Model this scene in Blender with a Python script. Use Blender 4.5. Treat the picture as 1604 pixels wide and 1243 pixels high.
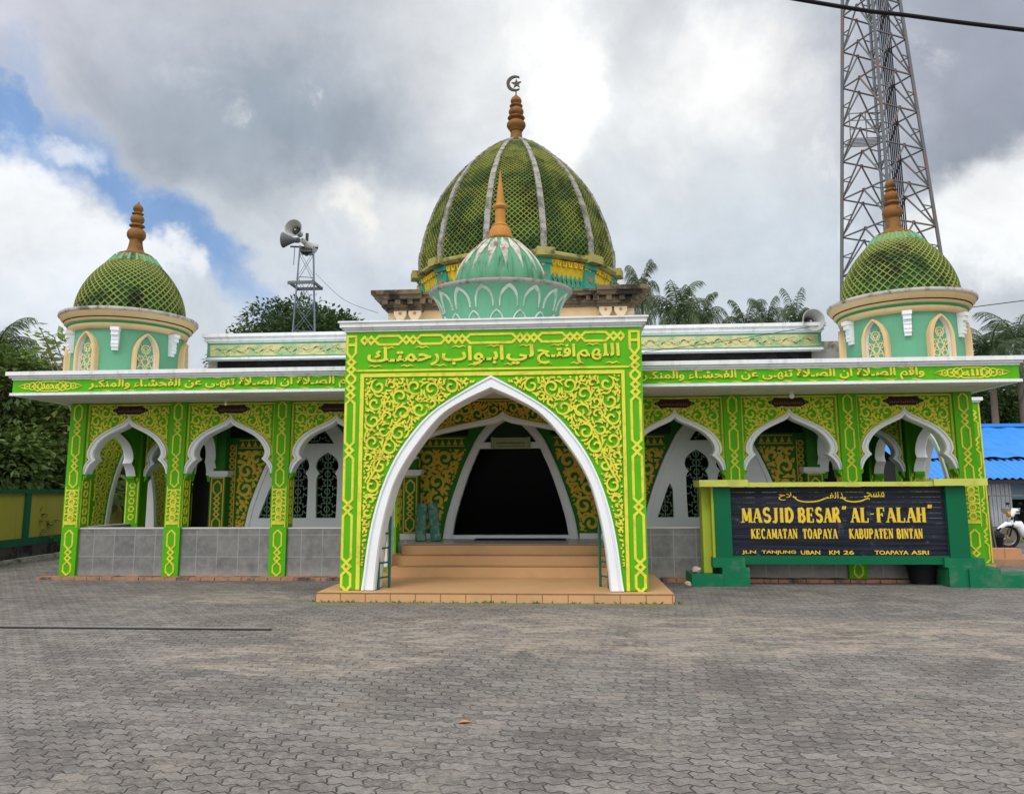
import bpy, math, random
import numpy as np
from mathutils import Vector, Matrix
from mathutils.geometry import tessellate_polygon
PI = math.pi
S = bpy.context.scene
COL = S.collection
for o in list(bpy.data.objects): bpy.data.objects.remove(o)

# ------------------------------------------------------------------ camera
FPX, W0, H0, PPX, PPY = 1200.0, 1604.0, 1243.0, 802.0, 596.0
YAW, PITCH, ROLL, EYE = math.radians(4.1), math.radians(8.2), -0.0045, 1.6
RC = (Matrix.Rotation(YAW, 3, 'Z') @ Matrix.Rotation(PI/2 + PITCH, 3, 'X') @ Matrix.Rotation(ROLL, 3, 'Z'))
cd = bpy.data.cameras.new('camera'); cam = bpy.data.objects.new('camera', cd); COL.objects.link(cam)
cam.matrix_world = Matrix.Translation((0, 0, EYE)) @ RC.to_4x4()
cd.sensor_fit = 'HORIZONTAL'; cd.sensor_width = 36.0; cd.lens = 36.0*FPX/W0
cd.shift_y = (PPY - H0/2)/W0; cd.clip_start = 0.1; cd.clip_end = 2000
S.camera = cam
def ray(x, y): return RC @ Vector(((x-PPX)/FPX, -(y-PPY)/FPX, -1.0))
def at(x, y, Y):
    d = ray(x, y); d = d*(Y/d.y); return Vector((d.x, d.y, EYE + d.z))
def azel(x, y):
    d = ray(x, y).normalized(); return math.atan2(d.x, d.y), math.asin(d.z)

# ------------------------------------------------------------------ render, world, sun
S.render.engine = 'CYCLES'
S.cycles.use_denoising = True
S.cycles.max_bounces = 8; S.cycles.diffuse_bounces = 5
S.view_settings.view_transform = 'Standard'; S.view_settings.look = 'None'
S.view_settings.exposure = 0.55; S.view_settings.gamma = 1.0
SUN_EL, SUN_AZ = math.radians(52), math.radians(200)      # behind the camera, a little to its left
sd = bpy.data.lights.new('sun', 'SUN'); sd.energy = 1.15; sd.angle = math.radians(22); sd.color = (1, .96, .9)
sun = bpy.data.objects.new('sun', sd); COL.objects.link(sun)
sv = Vector((math.sin(SUN_AZ)*math.cos(SUN_EL), math.cos(SUN_AZ)*math.cos(SUN_EL), math.sin(SUN_EL)))
sun.rotation_euler = sv.to_track_quat('Z', 'Y').to_euler()
sun.location = sv*60

class NT:
    def __init__(s, tree): s.t = tree; s.n = tree.nodes; s.l = tree.links
    def new(s, typ, **kw):
        n = s.n.new(typ)
        for k, v in kw.items(): setattr(n, k, v)
        return n
    def put(s, sock, v):
        if v is None: return
        if isinstance(v, bpy.types.NodeSocket): s.l.new(v, sock)
        elif isinstance(v, (int, float)): sock.default_value = v
        else:
            v = tuple(v)
            if sock.type == 'RGBA' and len(v) == 3: v = v + (1,)
            sock.default_value = v
    def m(s, op, a, b=None, c=None, clamp=False):
        n = s.new('ShaderNodeMath', operation=op, use_clamp=clamp)
        s.put(n.inputs[0], a); s.put(n.inputs[1], b); s.put(n.inputs[2], c); return n.outputs[0]
    def v(s, op, a, b=None):
        n = s.new('ShaderNodeVectorMath', operation=op); s.put(n.inputs[0], a); s.put(n.inputs[1], b); return n.outputs[0]
    def mix(s, f, a, b, mode='MIX'):
        n = s.new('ShaderNodeMix', data_type='RGBA', blend_type=mode)
        s.put(n.inputs[0], f); s.put(n.inputs[6], a); s.put(n.inputs[7], b); return n.outputs[2]
    def noise(s, vec, scale, detail=4, rough=.55, out=0, dist=0.0):
        n = s.new('ShaderNodeTexNoise'); s.put(n.inputs['Vector'], vec); n.inputs['Scale'].default_value = scale
        n.inputs['Detail'].default_value = detail; n.inputs['Roughness'].default_value = rough
        n.inputs['Distortion'].default_value = dist
        return n.outputs[out]
    def smooth(s, x, a, b):
        n = s.new('ShaderNodeMapRange', interpolation_type='SMOOTHSTEP'); s.put(n.inputs[0], x)
        n.inputs[1].default_value = a; n.inputs[2].default_value = b; return n.outputs[0]
    def ramp(s, x, stops):
        n = s.new('ShaderNodeValToRGB'); s.put(n.inputs[0], x); e = n.color_ramp.elements
        while len(e) < len(stops): e.new(.5)
        for i, (p, c) in enumerate(stops): e[i].position = p; e[i].color = tuple(c) + (1,)
        return n.outputs[0]
    def sep(s, v):
        n = s.new('ShaderNodeSeparateXYZ'); s.put(n.inputs[0], v); return n.outputs
    def comb(s, x, y, z):
        n = s.new('ShaderNodeCombineXYZ'); s.put(n.inputs[0], x); s.put(n.inputs[1], y); s.put(n.inputs[2], z); return n.outputs[0]

W = bpy.data.worlds.new('World'); S.world = W; W.use_nodes = True
w = NT(W.node_tree); w.n.clear()
SKYG = 0.70        # sky radiance for this exposure
sky = w.new('ShaderNodeTexSky', sky_type='NISHITA', sun_disc=False)
sky.sun_elevation = SUN_EL; sky.sun_rotation = SUN_AZ; sky.air_density = 1.2; sky.dust_density = .6
D = w.new('ShaderNodeTexCoord').outputs['Generated']
dx, dy, dz = w.sep(D)[0:3]
warp = w.noise(D, 3.2, 6, .58, 1); warp2 = w.noise(D, 11, 5, .6, 1)
wx, wy, _ = w.sep(warp)[0:3]; w2x, w2y, _ = w.sep(warp2)[0:3]
AZ = w.m('ARCTAN2', dx, dy); EL = w.m('ARCSINE', dz)
AZ = w.m('ADD', AZ, w.m('MULTIPLY_ADD', wx, .26, -.13)); AZ = w.m('ADD', AZ, w.m('MULTIPLY_ADD', w2x, .14, -.07))
EL = w.m('ADD', EL, w.m('MULTIPLY_ADD', wy, .22, -.11)); EL = w.m('ADD', EL, w.m('MULTIPLY_ADD', w2y, .13, -.065))
def blob(px, py, rx, ry, rot=0, soft=.9):
    a0, e0 = azel(px, py); k = 1/1250.0; c, s_ = math.cos(math.radians(rot)), math.sin(math.radians(rot))
    u = w.m('SUBTRACT', AZ, a0); v = w.m('SUBTRACT', EL, e0)
    p = w.m('ADD', w.m('MULTIPLY', u, c/(rx*k)), w.m('MULTIPLY', v, s_/(rx*k)))
    q = w.m('ADD', w.m('MULTIPLY', u, -s_/(ry*k)), w.m('MULTIPLY', v, c/(ry*k)))
    d = w.m('SQRT', w.m('ADD', w.m('MULTIPLY', p, p), w.m('MULTIPLY', q, q)))
    return w.smooth(d, 1+soft, 1-soft)
n1 = w.noise(D, 2.6, 7, .55); n2 = w.noise(D, 7, 6, .6)
cl = w.ramp(w.m('ADD', w.m('MULTIPLY', n1, .7), w.m('MULTIPLY', n2, .3)),
            [(.30, (.44, .49, .55)), (.46, (.57, .615, .665)), (.56, (.66, .705, .75)), (.68, (.80, .82, .84))])
def lay(f, amt, col):
    global cl
    cl = w.mix(w.m('MULTIPLY', f, amt), cl, col)
nat = sky.outputs[0]
lay(blob(1120, 430, 420, 90), .6, (.60, .70, .80)); lay(blob(620, 440, 260, 120), .6, (.62, .68, .76))
lay(blob(1030, 270, 280, 220), .65, (.76, .805, .84))
lay(blob(120, 50, 380, 140, 0), .8, (.60, .61, .68)); lay(blob(640, 20, 380, 130), .6, (.56, .59, .64))
lay(blob(430, 180, 200, 80, -12), .85, (.30, .36, .43)); lay(blob(330, 245, 150, 45, -25), .6, (.33, .39, .46))
lay(blob(600, 190, 180, 80, 0), .5, (.36, .41, .48))
lay(blob(1550, 210, 150, 200, 15), .8, (.255, .28, .35)); lay(blob(1500, 60, 200, 110), .7, (.36, .38, .46))
lay(blob(1240, 180, 70, 120), .6, (.40, .42, .49)); lay(blob(1010, 60, 120, 90), .5, (.48, .51, .56))
lay(blob(890, 140, 62, 85, 10, .8), 1.0, (1.35, 1.33, 1.30)); lay(blob(850, 90, 190, 170), .55, (1.12, 1.12, 1.09)); lay(blob(620, 360, 190, 60, -10), .5, (.95, .96, .96))
lay(blob(1130, 160, 110, 85, 20), .85, (1.12, 1.11, 1.08)); lay(blob(545, 330, 40, 18, -35), .9, (.98, .97, .92))
lay(blob(1560, 370, 120, 80, 10, .5), .9, (1.05, 1.06, 1.06)); lay(blob(1230, 260, 120, 80), .4, (.85, .86, .86))
lay(blob(690, 350, 60, 35), .6, (.92, .93, .90))
bl = w.m('MAXIMUM', blob(270, 350, 230, 44, -38, .55), blob(40, 215, 120, 45, -28, .5))
bluec = w.mix(.35, (.17, .36, .74), w.mix(1, nat, (.13, .13, .13), 'MULTIPLY'))
lay(bl, .9, bluec)
lay(blob(85, 405, 150, 105, -24, .28), .97, (.93, .95, .97)); lay(blob(265, 425, 52, 48, 0, .35), .95, (.93, .94, .96))
lay(blob(110, 480, 260, 60, 0, .8), .6, (.70, .76, .84)); lay(blob(135, 240, 40, 22, 0, .6), .7, (.85, .88, .93))
fine = w.noise(D, 5.5, 9, .62, dist=.7); fine2 = w.noise(D, 16, 7, .6)
gain = w.m('ADD', .62, w.m('ADD', w.m('MULTIPLY', fine, .52), w.m('MULTIPLY', fine2, .24)))
cl = w.mix(1, cl, w.comb(gain, gain, gain), 'MULTIPLY')
lay(w.m('MULTIPLY', w.smooth(fine, .57, .68), w.smooth(n1, .46, .56)), .55, (.96, .96, .95))
# added fill: unseen sky above and behind the camera is brightened to light the facade
back = w.m('MAXIMUM', w.smooth(dy, .25, -.35), w.smooth(dz, .62, .85))
cl = w.mix(w.m('MULTIPLY', back, .85), cl, (1.65, 1.63, 1.58))
cl = w.mix(.06, cl, w.mix(1, nat, (.10, .10, .10), 'MULTIPLY'))
bg = w.new('ShaderNodeBackground'); bg.inputs['Strength'].default_value = .1
w.l.new(w.mix(1, cl, (10*SKYG,)*3, 'MULTIPLY'), bg.inputs['Color'])
w.l.new(bg.outputs[0], w.new('ShaderNodeOutputWorld').inputs[0])

# ------------------------------------------------------------------ materials
def mat(name, col, rough=.6, var=.10, vscale=3.0, streak=0.0, dirt=None, dirt_amt=0.0, dirt_scale=2.0, bump=0.0, bscale=40, metal=0.0, alt=None, alt_scale=4.0, spec=.16):
    m = bpy.data.materials.new(name); m.use_nodes = True
    t = NT(m.node_tree); b = t.n['Principled BSDF']
    b.inputs['Roughness'].default_value = rough; b.inputs['Metallic'].default_value = metal
    b.inputs['Specular IOR Level'].default_value = spec
    P = t.new('ShaderNodeTexCoord').outputs['Object']
    c = tuple(col)
    nz = t.noise(P, vscale, 6, .6)
    fac = t.m('MULTIPLY_ADD', nz, 2*var, 1-var)
    out = t.mix(1, c, t.comb(fac, fac, fac), 'MULTIPLY')
    if alt:
        out = t.mix(t.smooth(t.noise(P, alt_scale, 5, .65), .47, .62), out, alt)
    if streak:
        x, y, z = t.sep(P)[0:3]
        sv_ = t.comb(t.m('MULTIPLY', x, 9), t.m('MULTIPLY', y, 9), t.m('MULTIPLY', z, 1.0))
        f = t.m('MULTIPLY', t.smooth(t.noise(sv_, 1.0, 4, .6), .5, .75), streak)
        out = t.mix(f, out, dirt or (.05, .05, .04))
    if dirt_amt:
        f = t.m('MULTIPLY', t.smooth(t.noise(P, dirt_scale, 7, .68), .48, .66), dirt_amt)
        out = t.mix(f, out, dirt or (.05, .05, .04))
    t.l.new(out, b.inputs['Base Color'])
    if bump:
        bn = t.new('ShaderNodeBump'); bn.inputs['Strength'].default_value = bump; bn.inputs['Distance'].default_value = .01
        t.l.new(t.noise(P, bscale, 5, .6), bn.inputs['Height']); t.l.new(bn.outputs[0], b.inputs['Normal'])
    return m
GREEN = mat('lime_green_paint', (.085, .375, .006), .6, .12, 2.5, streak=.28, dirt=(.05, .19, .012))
YELLOW = mat('lemon_paint', (.63, .61, .065), .6, .13, 6, dirt=(.38, .27, .04), dirt_amt=.5, dirt_scale=8)
GOLD = mat('ochre_gold_paint', (.62, .42, .05), .55, .14, 6)
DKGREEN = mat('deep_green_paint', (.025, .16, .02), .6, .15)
WHITE = mat('white_paint', (.72, .755, .79), .5, .05, 4, streak=.05, dirt=(.45, .45, .44))
CORNICE = mat('cornice_white_paint', (.70, .735, .77), .55, .06, 3, streak=.30, dirt=(.20, .20, .19), dirt_amt=.12, dirt_scale=5)
GREYWHITE = mat('grey_white_plaster', (.60, .60, .58), .7, .08, 2, dirt=(.35, .34, .30), dirt_amt=.35, dirt_scale=1.2)
MINT = mat('mint_paint', (.115, .325, .205), .6, .12, 3, streak=.22, dirt=(.08, .20, .12))
MINTW = mat('weathered_mint_paint', (.10, .29, .175), .6, .2, 3, streak=.9, dirt=(.045, .10, .055), dirt_amt=.3, dirt_scale=3)
CREAM = mat('cream_paint', (.60, .435, .235), .6, .10, 3, streak=.15, dirt=(.30, .20, .10))
STONEGREY = mat('weathered_grey_render', (.42, .41, .38), .85, .2, 4, dirt=(.06, .06, .045), dirt_amt=.75, dirt_scale=3.5, bump=.3)
GAPSHADE = mat('gap_shade_black', (.016, .015, .015), .9, .3, 3, alt=(.03, .027, .024), bump=.4)  # near-black colour stands in for the shade under the upper fascia
DOMEGREEN = mat('dome_panel_green', (.020, .105, .026), .7, .3, 3, alt=(.010, .022, .008), alt_scale=1.3)
LATGOLD = mat('dome_lattice_paint', (.22, .245, .055), .75, .25, 2, alt=(.085, .125, .04), alt_scale=.9, dirt=(.02, .02, .012), dirt_amt=.75, dirt_scale=1.5)
LATTUR = mat('turret_lattice_paint', (.22, .265, .075), .75, .25, 2, dirt=(.028, .028, .018), dirt_amt=.9, dirt_scale=1.5)
BROWNGOLD = mat('bronze_gold_paint', (.20, .095, .026), .55, .2, 5, dirt=(.05, .026, .018), dirt_amt=.65, dirt_scale=4)
GOLDPAINT = mat('bright_gold_paint', (.42, .20, .042), .5, .15, 5, streak=.3, dirt=(.25, .10, .03))
BANDYEL = mat('band_yellow_paint', (.74, .52, .04), .6, .15, 4, dirt=(.07, .07, .02), dirt_amt=.5, dirt_scale=3)
BANDTEAL = mat('band_teal_paint', (.05, .30, .22), .6, .15, 4)
BLACK = mat('black_paint_and_interior_dark', (.012, .012, .014), .5, .2)  # also stands in for interior darkness on the hall and porch rear sheets
SILVER = mat('stainless_steel', (.30, .29, .27), .35, .1, metal=.9)
DULLMETAL = mat('tarnished_metal', (.075, .068, .055), .5, .25, 6)
BRICK = mat('red_kerb_brick', (.36, .19, .12), .8, .25, 5, alt=(.10, .08, .07), alt_scale=2.2, bump=.4)
OCHRE = mat('ochre_floor_tile', (.52, .31, .155), .45, .10, 1.5, dirt=(.34, .22, .12), dirt_amt=.3, dirt_scale=1.2)
JOINT = mat('tile_joint', (.10, .07, .05), .9)
FLOORW = mat('white_floor_tile', (.45, .455, .45), .25, .08)
DARKGREENENAMEL = mat('rail_green_enamel', (.012, .12, .075), .4, .1)
SIGNGREEN = mat('sign_green_paint', (.001, .105, .045), .45, .12, 3)
SIGNLIME = mat('sign_lime_paint', (.34, .42, .04), .55, .15, 3)
LETTER = mat('sign_letter_yellow', (.66, .47, .05), .5, .18, 8)
BARK = mat('bark', (.16, .12, .085), .9, .3, 6, bump=.6, bscale=15)
STEEL = mat('painted_steel', (.125, .135, .15), .5, .25, 1.0, dirt=(.20, .08, .05), dirt_amt=.5, dirt_scale=.5)
STEELBLUE = mat('galvanised_steel', (.15, .19, .25), .5, .2, 1.0)
REDSTEEL = mat('red_joint_paint', (.13, .045, .04), .6)
CABLE = mat('cable_rubber', (.010, .010, .014), .6)
HORN = mat('horn_grey_paint', (.42, .43, .42), .5, .1)
HORNDK = mat('horn_inside_dark', (.06, .06, .055), .6)
STONE = mat('rough_stone', (.40, .36, .30), .9, .2, 8, bump=.5)

def leaf_mat(name, c1, c2, rough=.5):
    m = bpy.data.materials.new(name); m.use_nodes = True
    t = NT(m.node_tree); b = t.n['Principled BSDF']
    g = t.new('ShaderNodeNewGeometry'); P = t.new('ShaderNodeTexCoord').outputs['Object']
    r = t.m('ADD', t.m('MULTIPLY', g.outputs['Random Per Island'], .55), t.m('MULTIPLY', t.noise(P, .9, 3), .45))
    t.l.new(t.mix(t.smooth(r, .2, .8), c1, c2), b.inputs['Base Color'])
    b.inputs['Roughness'].default_value = rough; b.inputs['Specular IOR Level'].default_value = .4
    tr = t.new('ShaderNodeBsdfTranslucent'); t.put(tr.inputs[0], tuple(1.6*x for x in c2))
    ms = t.new('ShaderNodeMixShader'); ms.inputs[0].default_value = .25
    t.l.new(b.outputs[0], ms.inputs[1]); t.l.new(tr.outputs[0], ms.inputs[2])
    t.l.new(ms.outputs[0], t.n['Material Output'].inputs[0])
    return m
LEAF = leaf_mat('broad_leaf', (.020, .052, .010), (.11, .17, .036))
LEAFY = leaf_mat('light_leaf', (.05, .10, .02), (.24, .31, .09))
LEAFD = leaf_mat('dark_leaf', (.012, .032, .011), (.050, .090, .026))
PALMLEAF = leaf_mat('palm_leaflet', (.016, .037, .012), (.070, .108, .034))

def tile_mat():
    m = bpy.data.materials.new('grey_wall_tile'); m.use_nodes = True
    t = NT(m.node_tree); b = t.n['Principled BSDF']; P = t.new('ShaderNodeTexCoord').outputs['Object']
    x, y, z = t.sep(P)[0:3]
    br = t.new('ShaderNodeTexBrick', offset=0.0, squash=1.0)
    t.put(br.inputs['Vector'], t.comb(t.m('ADD', x, y), z, 0))
    for k, v in dict(Scale=1.0).items(): br.inputs[k].default_value = v
    br.inputs['Mortar Size'].default_value = .006; br.inputs['Brick Width'].default_value = .405; br.inputs['Row Height'].default_value = .405
    br.inputs['Mortar Smooth'].default_value = .1; br.inputs['Bias'].default_value = 0
    t.put(br.inputs['Color1'], (.125, .13, .135)); t.put(br.inputs['Color2'], (.165, .168, .172)); t.put(br.inputs['Mortar'], (.33, .33, .32))
    nz = t.noise(P, 7, 7, .7)
    c = t.mix(t.m('MULTIPLY', t.smooth(nz, .35, .7), .6), br.outputs[0], (.26, .26, .255))
    c = t.mix(t.m('MULTIPLY', t.smooth(t.noise(P, 3, 5, .6), .5, .7), .5), c, (.075, .08, .085))
    low = t.m('MULTIPLY', t.smooth(t.m('ADD', z, t.m('MULTIPLY', t.noise(P, 5, 4), .25)), .42, .12), .55)
    c = t.mix(low, c, (.36, .34, .31))                       # splash dirt along the foot of the wall
    t.l.new(c, b.inputs['Base Color']); b.inputs['Roughness'].default_value = .45
    return m
TILE = tile_mat()

def slat_mat():
    m = bpy.data.materials.new('blue_black_boards'); m.use_nodes = True
    t = NT(m.node_tree); b = t.n['Principled BSDF']; P = t.new('ShaderNodeTexCoord').outputs['Object']
    x, y, z = t.sep(P)[0:3]
    st = t.comb(t.m('MULTIPLY', x, .5), y, t.m('MULTIPLY', z, 14))
    c = t.mix(t.smooth(t.noise(st, 1.6, 6, .6), .35, .7), (.006, .008, .015), (.022, .026, .044))
    wear = t.m('MULTIPLY', t.smooth(t.noise(P, 3.1, 8, .72), .57, .70), .55)
    c = t.mix(wear, c, (.20, .22, .27))
    t.l.new(c, b.inputs['Base Color']); b.inputs['Roughness'].default_value = .5; b.inputs['Specular IOR Level'].default_value = .15
    return m
BOARD = slat_mat()
def glass_black():
    m = bpy.data.materials.new('dark_tinted_glass'); m.use_nodes = True
    b = m.node_tree.nodes['Principled BSDF']; b.inputs['Base Color'].default_value = (.001, .001, .001, 1)
    b.inputs['Roughness'].default_value = .15; b.inputs['Specular IOR Level'].default_value = .02
    return m
BLACKGLASS = glass_black()
def paver_mat():
    m = bpy.data.materials.new('interlocking_pavers'); m.use_nodes = True
    t = NT(m.node_tree); b = t.n['Principled BSDF']; P = t.new('ShaderNodeTexCoord').outputs['Object']
    mp = t.new('ShaderNodeMapping'); t.l.new(P, mp.inputs[0]); mp.inputs['Rotation'].default_value = (0, 0, math.radians(7))
    x, y, z = t.sep(mp.outputs[0])[0:3]
    jit = t.noise(mp.outputs[0], 2.3, 2, .5, 1); jx, jy, _ = t.sep(jit)[0:3]
    x = t.m('ADD', x, t.m('MULTIPLY_ADD', jx, .05, -.025)); y = t.m('ADD', y, t.m('MULTIPLY_ADD', jy, .04, -.02))
    def tri(v, p): return t.m('PINGPONG', v, p)
    xx = t.m('ADD', x, t.m('MULTIPLY', tri(y, .056), .5))
    yy = t.m('ADD', y, t.m('MULTIPLY', tri(t.m('ADD', x, .028), .056), .62))
    br = t.new('ShaderNodeTexBrick', offset=.5, squash=1.0)
    t.put(br.inputs['Vector'], t.comb(xx, yy, 0)); br.inputs['Scale'].default_value = 1.0
    br.inputs['Brick Width'].default_value = .224; br.inputs['Row Height'].default_value = .112
    br.inputs['Mortar Size'].default_value = .0068; br.inputs['Mortar Smooth'].default_value = .35; br.inputs['Bias'].default_value = -.1
    t.put(br.inputs['Color1'], (.075, .070, .070)); t.put(br.inputs['Color2'], (.245, .232, .228)); t.put(br.inputs['Mortar'], (.030, .028, .027))
    g1 = t.noise(P, 55, 8, .75); g2 = t.noise(P, 2.2, 8, .68); g3 = t.noise(P, .55, 6, .62, dist=.6); g4 = t.noise(P, 9, 6, .7)
    g5 = t.noise(P, 1.1, 7, .66, dist=.8); g6 = t.noise(P, 17, 6, .72)
    c = t.mix(.5, br.outputs[0], t.ramp(g1, [(.3, (.040, .038, .038)), (.5, (.140, .133, .132)), (.72, (.40, .385, .375))]), 'MIX')
    c = t.mix(t.m('MULTIPLY', t.smooth(g6, .46, .64), .5), c, (.27, .255, .245)); c = t.mix(t.m('MULTIPLY', t.smooth(g6, .48, .34), .55), c, (.055, .052, .052))
    jm = t.smooth(br.outputs['Fac'], .2, .9)
    keep = t.m('MULTIPLY', t.smooth(g4, .30, .52), t.m('SUBTRACT', 1.0, t.m('MULTIPLY', t.smooth(g5, .46, .62), .85)))
    c = t.mix(t.m('MULTIPLY', jm, keep), c, (.014, .013, .013))
    c = t.mix(t.m('MULTIPLY', t.smooth(g2, .50, .68), .45), c, (.235, .205, .185))       # trodden dust
    c = t.mix(t.m('MULTIPLY', t.smooth(g5, .56, .30), .50), c, (.062, .057, .058))      # damp dark patches
    px, py, _ = t.sep(P)[0:3]
    # pale sand washed over the bricks between the steps and the middle of the yard
    def puddle(cx, cy, rx, ry):
        u = t.m('DIVIDE', t.m('SUBTRACT', px, cx), rx); v = t.m('DIVIDE', t.m('SUBTRACT', py, cy), ry)
        return t.smooth(t.m('ADD', t.m('SQRT', t.m('ADD', t.m('MULTIPLY', u, u), t.m('MULTIPLY', v, v))), t.m('MULTIPLY_ADD', g3, 1.6, -.8)), 1.15, .45)
    sand = t.m('MAXIMUM', puddle(0.5, 9.2, 3.6, 1.5), t.m('MAXIMUM', puddle(-2.6, 7.6, 1.7, .8), t.m('MAXIMUM', puddle(-5.0, 11.8, 1.8, .8), puddle(4.6, 9.0, 2.6, 1.3))))
    wisp = t.noise(t.comb(t.m('MULTIPLY', px, .45), py, 0), 3.4, 8, .74, dist=1.2)
    sand = t.m('MULTIPLY', t.smooth(sand, .0, .55), t.m('MULTIPLY_ADD', t.smooth(wisp, .44, .60), .85, .08))
    c = t.mix(t.m('MULTIPLY', t.m('MULTIPLY', sand, t.m('MULTIPLY_ADD', t.smooth(g6, .36, .60), .55, .45)), .95), c, (.315, .275, .235))
    moss = t.m('MULTIPLY', t.smooth(t.m('ABSOLUTE', t.m('SUBTRACT', py, 11.25)), .34, .02), t.m('MULTIPLY', t.smooth(px, -4.6, -3.2), t.smooth(px, 2.6, 1.2)))
    c = t.mix(t.m('MULTIPLY', moss, t.smooth(g4, .42, .58)), c, (.13, .15, .06))
    hue = t.noise(P, .8, 5, .6, 1); hx, hy, hz = t.sep(hue)[0:3]
    c = t.mix(1, c, t.comb(t.m('MULTIPLY_ADD', hx, .12, .97), t.m('MULTIPLY_ADD', hy, .10, .945), t.m('MULTIPLY_ADD', hz, .12, .905)), 'MULTIPLY')
    spk = t.smooth(t.noise(P, 4.3, 7, .8), .70, .74)
    c = t.mix(t.m('MULTIPLY', spk, .6), c, (.50, .49, .46))
    t.l.new(c, b.inputs['Base Color']); b.inputs['Roughness'].default_value = .82
    h = t.m('ADD', t.m('MULTIPLY', br.outputs['Fac'], -1.0), t.m('ADD', t.m('MULTIPLY', g1, .35), t.m('MULTIPLY', g2, .5)))
    bn = t.new('ShaderNodeBump'); bn.inputs['Strength'].default_value = .7; bn.inputs['Distance'].default_value = .008
    t.l.new(h, bn.inputs['Height']); t.l.new(bn.outputs[0], b.inputs['Normal'])
    return m
PAVER = paver_mat()
SOIL = mat('bare_soil', (.16, .12, .08), .95, .25, .3, alt=(.05, .075, .02), alt_scale=.15)

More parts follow.
